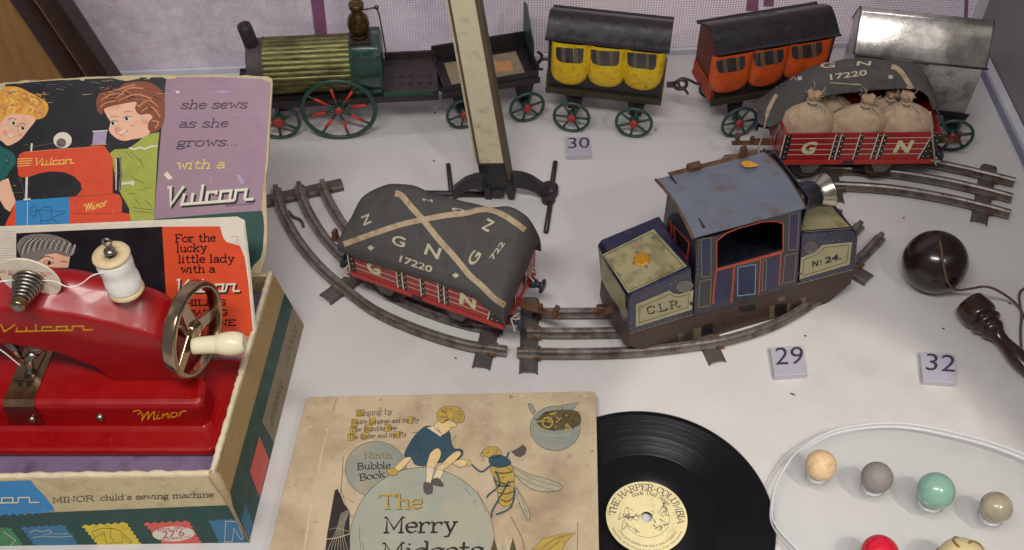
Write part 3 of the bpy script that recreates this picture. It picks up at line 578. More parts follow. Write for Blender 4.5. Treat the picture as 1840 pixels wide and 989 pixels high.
def track(label, pts, gap, sleepers, trims=((0, 0), (0, 0), (0, 0)), out=1.35, inn=1.35):
    base = smooth([(p.x, p.y) for p in pts], 8)
    t = thing('track', label, 'toy track', (base[len(base) // 2][0], base[len(base) // 2][1], 0), 'curved lengths of toy track')
    for k in range(3):
        pth = off2(base, gap * k); a, b = trims[k]; pth = pth[a:len(pth) - b]
        mb = MB(); mb.sweep([(x, y, 0) for x, y in pth], RP); r = mb.build('rail', t, m_rail)
        mb = MB(); e = Vector((*pth[-1], .68)); d = (e - Vector((*pth[-2], .68))).normalized()
    for s in sleepers:
        i = min(range(1, len(base) - 1), key=lambda j: (base[j][0] - s.x) ** 2 + (base[j][1] - s.y) ** 2)
        d = Vector((base[i + 1][0] - base[i - 1][0], base[i + 1][1] - base[i - 1][1], 0)).normalized(); nrm = Vector((-d.y, d.x, 0)); c = Vector((*base[i], 0))
        f = Fr(c - nrm * out, nrm); Lg = out + inn + 2 * gap; mb = MB()
        mb.prism(Fr(f.o, -d), [(0, 0), (.08, 0), (.16, .2), (.3, .27), (.86, .27), (1.0, .2), (1.08, 0), (1.16, 0), (1.06, .26), (.9, .33), (.26, .33), (.1, .26)], 0, (Lg if Fr(f.o, -d).v.dot(nrm) > 0 else -Lg))
        sl_ = mb.build('sleeper', t, m_sleep, bevel=.02)
        mb = MB()
        for k in range(3):
            for q in (-.42, .42):
                p = c + nrm * (gap * k + q); mb.box(Fr(p - d * .58, d), .22, .72, -.09, .09, .33, .46)
        mb.build('clip', sl_, m_rust)
    return t
TA = [az(x, y, .8) for x, y in ((494, 331), (506, 373), (535, 426), (575, 474), (628, 519), (680, 555), (753, 587), (834, 612), (911, 624))]
TB = [Vector((.3, 41.15, .8)), Vector((3.4, 41.08, .8)), Vector((7.3, 41.2, .8)), Vector((10.6, 41.62, .8)), Vector((13.4, 42.2, .8)), Vector((16.6, 43.55, .8)), Vector((19.8, 45.9, .8)), Vector((22.4, 48.55, .8)), Vector((24.5, 50.85, .8))]
TC = [Vector((15.5, 55.0, .8)), Vector((19, 55.5, .8)), Vector((22.44, 55.62, .8)), Vector((26.3, 55.25, .8)), Vector((30.0, 54.3, .8)), Vector((33.6, 52.9, .8))]
track('curved track under the tarpaulin covered wagon, its three rail ends free at one side', TA, 1.58, [az(555, 360), az(622, 528), az(888, 632)], ((0, 0), (1, 2), (2, 4)))
track('curved track carrying the blue electric locomotive beside number 29', TB, 1.58, [az(965, 640), az(1295, 620), az(1552, 485)], ((0, 0), (2, 0), (3, 0)))
track('curved track under the wagon of sacks, running off beside the grey case side', TC, 1.66, [az(1520, 350), az(1782, 380)], ((0, 0), (0, -0), (0, 0)))
mb = MB(); mb.tube(smooth([tuple(az(x, y, .12)) for x, y in ((518, 380), (527, 390), (537, 394), (543, 400), (545, 408))], 4), .11, 6)
o = mb.build('wire_clip', None, m_sleep, loc=az(530, 394)); tag(o, 'small bent dark wire clip lying between the free rail ends', 'clip')
# ================================================================== RED GOODS WAGONS
m_wred = mat('red wagon tinplate', sr(150, 24, 26), .32, 0, .12, 1.6, coat=.25, chips=(sr(84, 40, 34), .77, 4))
m_sole = mat('red solebar', sr(172, 38, 30), .36, 0, .15, 2, chips=(sr(84, 46, 36), .7, 4), coat=.2)
i_blk = ink('strap black', sr(42, 32, 34), .4); i_crm = ink('cream line', sr(214, 202, 176), .45, chips=(sr(110, 50, 44), .72, 6)); i_let = ink('pale yellow lettering', sr(210, 205, 156), .4, chips=(sr(150, 70, 56), .7, 6))
m_disc = mat('rusted wheel', sr(58, 48, 44), .55, .4, .3, 2.5, bump=.3, dirt=(sr(112, 78, 52), .5, 2))
m_buf = mat('blue black buffer', sr(58, 62, 74), .4, .4, .2, 3)
WL, WW = 10.4, 4.7
def goods_wagon(label, fr):
    t = thing('goods_wagon', label, 'toy wagon', fr(WL / 2, WW / 2, 0), 'red lettered goods wagons')
    mb = MB(); T = .12
    mb.box(fr, 0, WL, 0, T, 3.0, 5.3); mb.box(fr, 0, WL, WW - T, WW, 3.0, 5.3); mb.box(fr, 0, T, T, WW - T, 3.0, 5.3); mb.box(fr, WL - T, WL, T, WW - T, 3.0, 5.3); mb.box(fr, T, WL - T, T, WW - T, 3.0, 3.3)
    body = mb.build('body', t, m_wred, bevel=.03)
    S = lambda u, w_, l=0.0: fr(u, -l, w_)
    mb = MB(); q = lambda u0, u1, w0, w1, mi, l: mb.paint(S, [(u0, w0), (u1, w0), (u1, w1), (u0, w1)], mi, l)
    for f in (.17, .385, .6, .79): q(.1, WL - .3, 5.3 - f * 2.3 - .025, 5.3 - f * 2.3 + .025, 1, .006)
    for a, b, tilt in ((.1, .52, 0), (3.45, 3.68, 0), (3.82, 4.06, 0), (5.05, 5.28, 0), (6.24, 6.47, 0), (6.62, 6.86, 0)):
        q(a, b, 3.02, 5.28, 0, .01); q(a - .09, a - .01, 3.02, 5.28, 1, .012)
        for k in range(5): mb.paint(S, ell((a + b) / 2, 3.3 + k * .46, .045, .045, 8), 1, .014)
    mb.paint(S, [(9.82, 5.28), (WL, 5.28), (WL, 3.02), (9.42, 3.02)], 0, .01); mb.line(S, [(9.8, 5.28), (9.4, 3.02)], .08, 1, .012)
    for k in range(5):
        for x in (9.75, 10.1): mb.paint(S, ell(x + .06 * k - .06, 3.25 + k * .46, .045, .045, 8), 1, .014)
    mb.paint(S, [(4.35, 2.66), (5.1, 2.66), (5.1, 2.96), (4.35, 2.96)], 0, .06)
    print_sans(mb, S, 'G', (1.3, 3.62), (2.25, 3.62), (.12, 1.02), 2, .018, .045); print_sans(mb, S, 'N', (7.55, 3.66), (8.62, 3.66), (.12, 1.02), 2, .018, .045)
    mb.build('lettering', body, [i_blk, i_crm, i_let], fix=False)
    for e, sg in ((WL, 1), (0, -1)):                 # painted planks and post on both ends
        SE = lambda v, w_, l=0.0: fr(e + sg * l, v, w_)
        mb = MB()
        for f in (.17, .385, .6, .79): mb.paint(SE, [(.1, 5.3 - f * 2.3 - .02), (WW - .1, 5.3 - f * 2.3 - .02), (WW - .1, 5.3 - f * 2.3 + .02), (.1, 5.3 - f * 2.3 + .02)], 1, .006)
        for v0 in (1.4, 2.9): mb.paint(SE, [(v0, 3.02), (v0 + .3, 3.02), (v0 + .3, 5.28), (v0, 5.28)], 0, .01); mb.paint(SE, [(v0 + .32, 3.02), (v0 + .4, 3.02), (v0 + .4, 5.28), (v0 + .32, 5.28)], 1, .01)
        mb.build('end_lettering', body, [i_blk, i_crm], fix=False)
    mb = MB(); mb.box(fr, .1, WL + .05, -.05, .08, 2.6, 2.99); mb.box(fr, .1, WL + .05, WW - .08, WW + .05, 2.6, 2.99); mb.box(fr, -.02, .12, 0, WW, 2.6, 2.99); mb.box(fr, WL - .06, WL + .06, 0, WW, 2.6, 2.99); mb.build('solebar', t, m_sole, bevel=.02)
    mb = MB(); mb.box(fr, .5, WL - .5, .5, WW - .5, 2.5, 2.95); mb.build('underframe', t, m_sleep)
    for u in (2.3, 7.2):
        for v0, s in ((.72, -1), (WW - .72, 1)):
            mb = MB(); mb.lathe(fr(u, v0, 1.86), fr.v * s, [(-.14, 1.16), (-.06, 1.2), (-.02, 1.06), (.22, 1.0), (.25, .8), (.18, .72), (.18, .3), (.3, .24), (.4, .1)], 30); mb.build('wheel', t, m_disc)
        mb = MB(); mb.tube([fr(u, .4, 1.86), fr(u, WW - .4, 1.86)], .1, 8); mb.build('axle', t, m_rust)
        for v0 in (.2, WW - .4): mb = MB(); mb.prism(fr, [(u - .85, 2.6), (u + .85, 2.6), (u + .34, 1.6), (u - .34, 1.6)], v0, v0 + .1); mb.build('axle_guard', t, m_sleep)
    for e, sg in ((WL + .05, 1), (-.05, -1)):
        for v0 in (.75, WW - .75):
            mb = MB(); mb.lathe(fr(e, v0, 2.75), fr.u * sg, [(0, .34), (.35, .3), (.36, .2), (.7, .2), (.72, .46), (.82, .48), (.9, .3)], 18); mb.build('buffer', t, m_buf)
        mb = MB(); f2 = Fr(fr(e, WW / 2, 2.55), fr.u * sg)
        mb.box(f2, 0, 1.25, -.3, .3, -.05, .08); mb.box(f2, 1.2, 2.7, -.2, .2, -.12, -.02); mb.prism(f2, [(1.3, -.1), (1.5, -.1), (1.45, .5), (1.2, .5)], -.1, .1); mb.prism(f2, [(2.2, -.1), (2.45, -.1), (2.5, .7), (2.25, .75)], -.22, .2)
        mb.build('coupling', t, m_rust, bevel=.02)
    return t
a, b = az(629, 494, 2.6), az(903, 592, 2.6); fw1 = Fr((a.x, a.y, 0), b - a)
a, b = az(1397, 296, 2.6), az(1679, 293.5, 2.6); fw2 = Fr((a.x, a.y, 0), b - a)
t1 = goods_wagon('red goods wagon under a tied grey tarpaulin with crossed pale straps', fw1)
t2 = goods_wagon('red goods wagon loaded with tied cloth sacks, tarpaulin thrown back', fw2)
m_tarp = mat('grey canvas tarpaulin', sr(82, 80, 78), .88, 0, .12, .9, bump=.35, bscale=14, spec=.25, dirt=(sr(60, 58, 58), .3, 1))
m_tie = mat('pale string', sr(176, 166, 148), .8, 0, .1, 6)
i_tape = ink('faded tape', sr(182, 160, 130), .75, .12, 2, dirt=(sr(136, 104, 74), .4, 1.6)); i_tl = ink('cream stencil', sr(190, 178, 152), .75, .1, chips=(sr(100, 96, 90), .66, 5))
def resample(G, nu, nv):
    """Catmull-Rom refinement of a control net of (u, v, w)"""
    rows = [smooth(r, nu) for r in G]; cols = list(zip(*rows)); cols = [smooth(list(c), nv) for c in cols]
    return [list(r) for r in zip(*cols)]
def cloth(fr, G, amp, seed=0, th=.07):
    rnd = random.Random(seed); ph = [rnd.uniform(0, 6) for _ in range(6)]
    g = resample(G, 7, 6); top = []
    for r in g:
        top.append([fr(u, v, w_ + amp * (math.sin(u * 1.7 + ph[0]) * math.sin(v * 1.9 + ph[1]) + .5 * math.sin(u * 3.1 + v * 2.3 + ph[2]) + .35 * math.sin(v * 4.7 - u * 1.3 + ph[3]))) for u, v, w_ in r])
    mb = MB(); mb.grid(top); return mb, top
# ---- tarpaulin on the near-left wagon: rows run along the wagon from the viewer's side to the back
us = [-.45, .1, 1.6, 3.2, 5.2, 7.2, 8.8, 9.9, 10.46, 10.58]
def row(v, ws, du=0.0): return [(u, v, w_) for u, w_ in zip(us, ws)]
G1 = [row(-.19, [4.7, 4.7, 4.6, 4.75, 4.95, 5.0, 4.75, 3.9, 3.3, 3.2]),
      row(-.16, [5.3, 5.45, 5.5, 5.5, 5.5, 5.5, 5.5, 5.4, 5.15, 3.5]),
      row(.45, [5.7, 6.3, 6.6, 6.5, 6.2, 6.1, 6.1, 5.9, 5.45, 3.8]),
      row(1.4, [5.9, 6.9, 7.5, 7.6, 7.1, 6.9, 6.8, 6.5, 5.7, 4.3]),
      row(2.4, [5.8, 7.1, 8.0, 8.3, 7.7, 7.5, 7.6, 7.2, 6.1, 4.7]),
      row(3.4, [5.5, 6.9, 7.9, 8.3, 7.9, 7.9, 8.2, 7.9, 6.6, 5.2]),
      row(4.3, [5.2, 6.2, 7.0, 7.4, 7.4, 7.7, 8.2, 8.0, 6.8, 5.7]),
      row(5.0, [4.6, 5.1, 5.5, 5.8, 5.9, 6.2, 6.6, 6.4, 5.8, 5.2]),
      row(5.15, [4.2, 4.3, 4.4, 4.4, 4.4, 4.5, 4.5, 4.4, 4.4, 4.4])]
mb, _ = cloth(fw1, G1, .085, 3)
tp1 = mb.build('tarpaulin', None, m_tarp, loc=fw1(5, 2, 5.3), fix=True); md = tp1.modifiers.new('thick', 'SOLIDIFY'); md.thickness = .0008; md.offset = -1
tag(tp1, 'grey canvas tarpaulin with a full cross of pale straps, roped over the near wagon', 'tarpaulin', 'grey wagon tarpaulins')
sk1 = Skin(mb); zt = Z(600, 330, 3.411); P1 = MB()
P1.line(sk1, smooth(zt((375, 62), (415, 75), (480, 150), (545, 222), (640, 340), (740, 450), (830, 560), (905, 625), (985, 705), (1050, 745)), 5), 10.5, 0, .02, step=4)
P1.line(sk1, smooth(zt((62, 372), (150, 340), (250, 305), (400, 255), (545, 222), (700, 195), (800, 185), (890, 165), (960, 165), (1040, 195), (1110, 240), (1170, 285)), 5), 10.0, 0, .03, step=4)
def tl(mb_, sk, s, a, b, up, z, bold=.02): A, B = z(a)[0], z(b)[0]; k = z((0, 0), (up[0], up[1])); print_sans(mb_, sk, s, A, B, (k[1][0] - k[0][0], k[1][1] - k[0][1]), 1, .03, bold)
for s, a, b, up in (('G', (352, 370), (432, 392), (12, -58)), ('N', (552, 430), (640, 464), (22, -64)), ('17220', (400, 478), (598, 546), (10, -38)), ('G', (858, 510), (908, 432), (-48, -30)), ('N', (945, 300), (985, 235), (-40, -22)), ('722', (975, 470), (1050, 368), (-24, -14)),
                    ('N', (232, 240), (215, 185), (-48, 20)), ('G', (798, 160), (722, 150), (6, 24)), ('N', (600, 100), (540, 92), (8, 16))):
    tl(P1, sk1, s, a, b, up, zt)
for x, y in ((228, 393), (748, 563)): P1.paint(sk1, zt((x - 24, y), (x - 2, y - 16), (x + 22, y), (x, y + 18)), 1, .03)
P1.build('lettering', tp1, [i_tape, i_tl], fix=False)
for nm, pts, zz in (('a', ((1056, 745), (1075, 790), (1085, 830), (1110, 905)), 3.0), ('b', ((1165, 300), (1185, 350), (1190, 540), (1225, 600)), 3.6), ('c', ((120, 480), (70, 520), (62, 560), (95, 570)), 3.4)):
    g = MB(); g.tube(smooth([tuple(az(x, y, zz)) for x, y in zt(*pts)], 4), .055, 6)
    if nm != 'c':
        e = az(*zt(pts[2])[0], zz)
        for d in ((.5, .2, .3), (.6, -.1, .05), (.35, .3, .1), (-.2, .1, -.3)): g.tube([e, e + Vector(d)], .045, 6)
    g.build('tie_string', tp1, m_tie)
# ---- sacks and thrown-back tarpaulin on the rear wagon
m_sack = mat('cream sackcloth', sr(184, 160, 134), .9, 0, .12, 1.2, bump=.8, bscale=10, spec=.2, dirt=(sr(150, 116, 88), .35, 1.4))
m_knot = mat('brown tied sack neck', sr(176, 146, 116), .9, 0, .2, 3, bump=.5, spec=.2)
def sack(label, c, rx, ry, h, lean, seed, tie=True):
    rnd = random.Random(seed); c = Vector(c); t = thing('sack', label, 'sack', c, 'cloth sacks in the rear wagon'); ax = (Vector((0, 0, 1)) + Vector(lean)).normalized()
    R = []; n = 40; ph = [rnd.uniform(0, 6) for _ in range(4)]
    prof = [(0, .55), (.04, .8), (.15, .97), (.32, 1.03), (.52, 1.0), (.68, .88), (.8, .68), (.88, .46), (.94, .27), (1.0, .18)]
    prof = smooth(prof, 3)
    for tt_, r in prof:
        k = min(1, max(0, (tt_ - .5) / .5)); ring = []
        for j in range(n):
            a = 2 * math.pi * j / n; pl_ = 1 + k * .1 * math.sin(11 * a + ph[0]) + .03 * math.sin(3 * a + ph[1]) + .02 * math.sin(5 * a + 6 * tt_ + ph[2])
            ring.append(c + Vector((rx * r * pl_ * math.cos(a), ry * r * pl_ * math.sin(a), 0)) + Vector((0, 0, h * tt_)) + Vector(lean) * (h * tt_ * tt_))
        R.append(ring)
    mb = MB(); mb.rings(R); mb.build('bag', t, m_sack)
    top = c + Vector((0, 0, h)) + Vector(lean) * h; g = MB()
    nk = []
    for tt_, r in ((-.16, .4), (0, .3), (.1, .3), (.3, .38), (.5, .43), (.64, .36), (.56, .22)):
        nk.append([top + ax * tt_ + Vector((r * (1 + .22 * math.sin(5 * a + ph[3]) * (tt_ > .05)) * math.cos(a), r * (1 + .2 * math.sin(4 * a + ph[1]) * (tt_ > .05)) * math.sin(a), .07 * math.sin(3 * a + ph[0]) * (tt_ > .3))) for a in [2 * math.pi * j / 24 for j in range(24)]])
    g.rings(nk); g.build('neck', t, m_knot); g = MB()
    for k_ in range(7): a = rnd.uniform(0, 6.28); q0 = top + ax * .55 + Vector((.42 * math.cos(a), .42 * math.sin(a), 0)); g.tube([q0, q0 + ax * rnd.uniform(.15, .35) + Vector((.18 * math.cos(a), .25 * math.sin(a), 0)), q0 + ax * rnd.uniform(.15, .4) + Vector((.3 * math.cos(a + .4), .5 * math.sin(a + .4), 0))], .022, 5)
    g.build('frayed_threads', t, m_tie)
    g = MB(); g.tube([top + Vector((.34 * math.cos(a), .34 * math.sin(a), .03)) for a in [2 * math.pi * j / 14 for j in range(14)]], .07, 8, closed=True)
    g.tube([top + Vector((.2, -.2, 0)), top + Vector((.55, -.5, -.1)), top + Vector((.8, -.75, -.35))], .045, 6); g.tube([top + Vector((.2, -.25, .05)), top + Vector((.3, -.6, -.2))], .04, 6); g.build('tie_string', t, m_tie)
sack('cream cloth sack with upright neck, first in the front row above letter G', fw2(1.85, 1.38, 3.5), 1.78, 1.14, 3.5, (-.02, .0, 0), 1)
sack('plump cream cloth sack with knotted neck, middle of the front row', fw2(5.1, 1.38, 3.5), 1.95, 1.14, 3.3, (.06, -.05, 0), 2)
sack('cream cloth sack slumped at the front above letter N', fw2(8.45, 1.38, 3.5), 1.92, 1.14, 3.1, (-.12, .1, 0), 3)
sack('cream cloth sack lying behind the first two, half under the tarpaulin', fw2(3.3, 3.1, 3.5), 1.8, 1.15, 2.5, (.1, .05, 0), 4)
sack('cream cloth sack with tall frayed neck standing at the back', fw2(7.2, 2.9, 3.5), 1.75, 1.15, 2.6, (.08, -.1, 0), 5)
us2 = [-1.3, -.6, .6, 2.2, 4.0, 5.8, 7.4, 8.9, 10.1, 10.6]
def row2(vs, ws, du=None): return [(u, v, w_) for u, v, w_ in zip(du or us2, vs, ws)]
G2 = [row2([2.2, 1.5, 1.25, 1.5, 1.75, 1.8, 1.9, 1.9, 1.25, 1.1], [4.4, 4.6, 5.9, 7.0, 7.3, 7.4, 7.5, 7.3, 6.2, 5.3]),
      row2([2.9, 2.2, 1.9, 2.1, 2.3, 2.35, 2.4, 2.4, 2.0, 1.9], [4.7, 5.2, 6.7, 7.85, 8.15, 8.25, 8.25, 7.9, 6.6, 5.5]),
      row2([3.5, 3.0, 2.8, 2.8, 3.0, 3.0, 3.0, 3.0, 2.8, 2.8], [4.9, 5.5, 7.05, 8.25, 8.65, 8.7, 8.6, 8.2, 6.8, 5.5]),
      row2([4.1, 3.9, 3.7, 3.6, 3.7, 3.7, 3.7, 3.7, 3.7, 3.7], [4.7, 5.3, 6.8, 8.1, 8.5, 8.5, 8.4, 8.0, 6.5, 5.2]),
      row2([4.6] * 10, [4.3, 4.7, 5.9, 6.9, 7.2, 7.2, 7.1, 6.8, 5.8, 4.7]), row2([5.0] * 10, [3.9, 4.2, 4.7, 5.2, 5.4, 5.4, 5.4, 5.2, 4.8, 4.2])]
mb, _ = cloth(fw2, G2, .05, 5)
tp2 = mb.build('tarpaulin', None, m_tarp, loc=fw2(5, 2, 5.3)); md = tp2.modifiers.new('thick', 'SOLIDIFY'); md.thickness = .0008; md.offset = -1
tag(tp2, 'grey canvas tarpaulin pulled back over the sacks of the rear wagon', 'tarpaulin', 'grey wagon tarpaulins')
sk2 = Skin(mb); z2 = Z(1340, 90, 3.955); P2 = MB()
for s, a, b, up in (('G', (528, 130), (632, 126), (6, -36)), ('N', (785, 112), (885, 112), (8, -30)), ('17220', (600, 212), (862, 178), (-4, -38)), ('N', (212, 268), (262, 240), (-22, -24)), ('A', (315, 216), (362, 210), (4, -56))):
    tl(P2, sk2, s, a, b, up, z2)
P2.line(sk2, smooth(z2((1035, 118), (1070, 130), (1110, 165), (1160, 240), (1220, 330), (1300, 400)), 5), 8.5, 0, .02, step=3)
P2.line(sk2, smooth(z2((220, 318), (195, 360), (165, 420), (148, 470)), 5), 7.0, 0, .02, step=3)
for x, y in ((385, 205), (1028, 192)): P2.paint(sk2, z2((x - 16, y - 12), (x + 14, y - 14), (x + 17, y + 10), (x - 12, y + 14)), 1, .03)
P2.build('lettering', tp2, [i_tape, i_tl], fix=False)
for pts, dv in ((((150, 470), (120, 600), (88, 705)), 0.2), (((1310, 440), (1325, 600), (1345, 790)), -.15)):
    g = MB(); pl_ = fw2.pl(-.1); g.tube(smooth([tuple(pl_(x, y)) for x, y in z2(*pts)], 4), .055, 6)
    e = pl_(*z2(pts[-1])[0])
    for d in ((.3, -.1, .1), (-.3, -.1, .15), (.1, -.2, -.25)): g.tube([e, e + Vector(d)], .045, 6)
    g.build('tie_string', tp2, m_tie)
# ================================================================== BLUE ELECTRIC LOCOMOTIVE
m_blue = mat('dark blue lithographed tin', sr(28, 30, 64), .3, .1, .2, 1.2, coat=.3, chips=(sr(96, 78, 66), .7, 3), bump=.12, dirt=(sr(64, 54, 50), .4, 1.3))
m_dblu = mat('blackish blue tin', sr(38, 38, 54), .36, .1, .2, 1.5, coat=.2, chips=(sr(90, 76, 64), .68, 3), dirt=(sr(62, 54, 46), .45, 1.2), bump=.12)
m_buff = mat('buff lithographed tin', sr(162, 154, 112), .36, .1, .08, 1.0, coat=.2, chips=(sr(88, 70, 48), .72, 2.8), dirt=(sr(110, 90, 54), .5, .9))
m_lroof = mat('slate blue roof', sr(108, 114, 128), .42, 0, .08, .8, bump=.2, chips=(sr(64, 54, 48), .685, 3.2), dirt=(sr(104, 82, 66), .36, .7))
m_skirt = mat('rusty maroon skirt', sr(76, 54, 48), .5, .2, .25, 1.2, bump=.2, dirt=(sr(70, 66, 58), .5, 1.0))
i_or = ink('orange line', sr(196, 74, 40), .45, .15, 3); i_pale = ink('pale line', sr(150, 142, 110), .5); i_sky = ink('light blue line', sr(110, 160, 180), .45)
i_bf = ink('buff panel', sr(178, 170, 130), .42, .08, 1.5, chips=(sr(110, 92, 60), .74, 4)); i_dk = ink('dark blue panel', sr(28, 32, 84), .35, .25, 2, chips=(sr(84, 72, 66), .7, 4), dirt=(sr(40, 38, 48), .6, 1.4)); i_ink = ink('black ink', sr(26, 24, 28), .5); i_gold = ink('gold', sr(214, 156, 40), .4, .2, 6); i_gry = ink('grey grille', sr(112, 108, 104), .45); i_wht = ink('white dot', sr(200, 200, 196), .5)
z3 = Z(1040, 380, 3.6615); z4 = Z(1240, 370, 3.411); zl = Z(1020, 250, 2.412)
a, b = az(1131.5, 598.5, 2.9), az(1533, 484, 2.9); fl = Fr((a.x, a.y, 0), b - a); LL, LW = (b - a).length, 4.4
tl_ = thing('electric_locomotive', 'dark blue tin electric locomotive with slate roof, buff bonnets and headlamp', 'toy locomotive', fl(LL / 2, LW / 2, 0))
N = fl.pl(0.0)
q = lambda *p: [fl.px(x, y) for x, y in p]
mb = MB(); left = q((1131.5, 598.5), (1127, 537), (1134, 527), (1243, 482), (1248, 566)); mb.prism(fl, left, 0, LW); bl = mb.build('bonnet', tl_, m_blue, bevel=.1, seg=3)
right = q((1436, 512), (1441, 419), (1528, 411.5), (1538, 417), (1542, 428), (1538, 478), (1533, 484)); mb = MB(); mb.prism(fl, right, 0, LW); brn = mb.build('bonnet', tl_, m_blue, bevel=.1, seg=3)
# buff top and front sheets
uA, wA = fl.px(1134, 527); uB_, wB_ = fl.px(1243, 482)
tpl = plane3(fl(uA, 0, wA), fl(uB_, 0, wB_), fl(uA, LW, wA)); mb = MB()
mb.paint(tpl, z3((158, 285), (492, 118), (712, 362), (325, 540)), 0, .012); mb.line(tpl, z3((170, 292), (480, 140), (690, 362), (335, 522)), 1.0, 1, .02, closed=True); 
for x, y in ((384, 272), (468, 293), (364, 342), (443, 366)): mb.paint(tpl, ell(*z3((x, y))[0], 3.4, 3.2, 12), 3, .022)
for x, y in ((450, 222), (218, 332), (490, 175), (552, 238), (268, 416), (468, 442), (320, 468), (620, 376)): mb.paint(tpl, ell(*z3((x, y))[0], 4 + (x % 3), 1.6 + (y % 2), 8, .5), 3, .016)
mb.build('top_sheet', bl, [m_buff, i_ink, i_gold, i_gry], fix=False)
mb = MB(); c = z3((414, 318))[0]; f0 = Fr(tpl(*c), fl.u, tpl.n); mb.lathe(tpl(*c, .0), tpl.n, [(.01, .5), (.06, .5), (.1, .42), (.11, .1)], 8, 0, False); mb.build('emblem', bl, mat('gilt emblem', sr(206, 148, 40), .35, .5, .25, 8, bump=.6))
epl = Plane(fl(min(left[0][0], left[1][0]) - .004, 0, 0), fl.u); mb = MB(); mb.paint(epl, z3((150, 302), (308, 548), (306, 700), (150, 450)), 0, .012); mb.build('front_sheet', bl, m_buff, fix=False)
uC_, wC_ = fl.px(1441, 419); uD_, wD_ = fl.px(1528, 411.5); tp_ = plane3(fl(uC_, 0, wC_), fl(uD_, 0, wD_), fl(uC_, LW, wC_)); mb = MB(); mb.paint(tp_, [(1441, 415), (1527, 408), (1494, 372), (1436, 372)], 0, .012); mb.build('top_sheet', brn, m_buff, fix=False)
# side prints
def dots(mb_, S, a, b, n, r, mi, l):
    for i in range(n): mb_.paint(S, ell(a[0] + (b[0] - a[0]) * i / (n - 1), a[1] + (b[1] - a[1]) * i / (n - 1), r, r * .9, 7), mi, l)
mb = MB(); S = lambda x, y, l=0.0: N(x, y, l)
mb.paint(S, z3((375, 612), (480, 568), (560, 534), (592, 520), (622, 540), (660, 545), (755, 517), (745, 645), (375, 760)), 0, .01)
mb.line(S, z3((395, 632), (500, 588), (565, 562), (598, 542), (628, 560), (660, 562), (728, 542), (716, 630), (398, 734)), .9, 1, .016, closed=True)
text(mb, S, 'C.L.R.', z3((452, 676))[0], z3((684, 622))[0], 8.4, 3.0, 1, .02); text(mb, S, 'C.L.R.', z3((446, 672))[0], z3((678, 618))[0], 8.4, 1.0, 0, .024)
mb.paint(S, ell(*z3((697, 492))[0], 15, 9.5, 20, -.15), 4, .012); mb.line(S, ell(*z3((697, 492))[0], 14.4, 9, 24, -.15), 1.2, 3, .018, closed=True)
for a_, b_, n in (((350, 622), (345, 770), 5), ((360, 782), (740, 668), 12), ((350, 590), (600, 480), 9), ((610, 480), (720, 420), 5)): dots(mb, S, z3(a_)[0], z3(b_)[0], n, .62, 2, .014)
mb.line(S, z3((340, 800), (770, 672)), 1.2, 3, .014); mb.paint(S, ell(*z3((745, 606))[0], 4.5, 3.4, 12), 1, .02)
mb.build('lettering', bl, [i_bf, i_ink, i_wht, i_pale, i_gry], fix=False)
mb = MB()
mb.paint(S, z4((670, 450), (680, 318), (722, 300), (765, 285), (810, 240), (992, 222), (976, 360)), 0, .01)
mb.line(S, z4((690, 428), (696, 330), (735, 314), (778, 298), (820, 256), (972, 240), (960, 344)), .9, 1, .016, closed=True)
text(mb, S, 'NO 24.', z4((748, 378))[0], z4((932, 326))[0], 8.6, 2.0, 1, .02, gl=None) if False else None
print_sans(mb, S, 'N', z4((748, 376))[0], z4((785, 366))[0], (0, -11), 1, .02, .03); print_sans(mb, S, 'o', z4((794, 352))[0], z4((808, 348))[0], (0, -5), 1, .02, .02); mb.line(S, z4((794, 362), (808, 358)), .9, 1, .02)
print_sans(mb, S, '24.', z4((824, 354))[0], z4((926, 326))[0], (0, -11), 1, .02, .03)
mb.paint(S, ell(*z4((740, 256))[0], 13, 11, 20, -.2), 4, .012)
for k in range(5): mb.line(S, z4((700, 240 + 10 * k), (782, 226 + 10 * k)), .6, 1, .015); mb.line(S, z4((706 + 16 * k, 275 - 2 * k), (708 + 16 * k, 238 - 2 * k)), .6, 1, .016)
for a_, b_, n in (((590, 492), (960, 388), 11), ((760, 186), (930, 150), 6), ((790, 222), (910, 210), 4), ((985, 340), (1000, 180), 4), ((1010, 310), (1018, 190), 4)): dots(mb, S, z4(a_)[0], z4(b_)[0], n, .62, 2, .014)
mb.line(S, z4((560, 508), (995, 390)), 1.4, 3, .014); mb.paint(S, ell(*z4((664, 414))[0], 4.5, 3.4, 12), 1, .02); mb.line(S, z4((700, 160), (980, 138)), .9, 3, .014)
mb.build('lettering', brn, [i_bf, i_ink, i_wht, i_pale, i_gry], fix=False)
# cab: near wall with an arched opening, far wall, ends
cabw = -.06; CP = fl.pl(cabw); qc = lambda *p: [fl.px(x, y, cabw) for x, y in p]
wl = z4((162, 390)); W4 = [(1287.5, 484), (1407, 450.6), (1407, 402), (1395, 397.5), (1372, 398), (1328, 409.6), (1305, 419), (1287.5, 433)]
mb = MB()
mb.prism(fl, qc((1247, 567), (1252, 430), (1287.5, 424), (1287.5, 484), (1287.5, 556)), cabw, .12)
mb.prism(fl, qc((1287.5, 556), (1287.5, 484), (1407, 450.6), (1405, 522)), cabw, .12)
mb.prism(fl, qc((1405, 522), (1407, 450.6), (1407, 402), (1407, 384), (1441, 372), (1432, 514)), cabw, .12)
mb.prism(fl, qc((1287.5, 424), (1287.5, 433), (1305, 419), (1328, 409.6), (1372, 398), (1395, 397.5), (1407, 402), (1407, 384)), cabw, .12)
cab = mb.build('cab', tl_, m_dblu)
uc0, uc1 = fl.px(1250, 500, cabw)[0], fl.px(1437, 440, cabw)[0]; we = fl.px(1244, 429, -.2)[1]
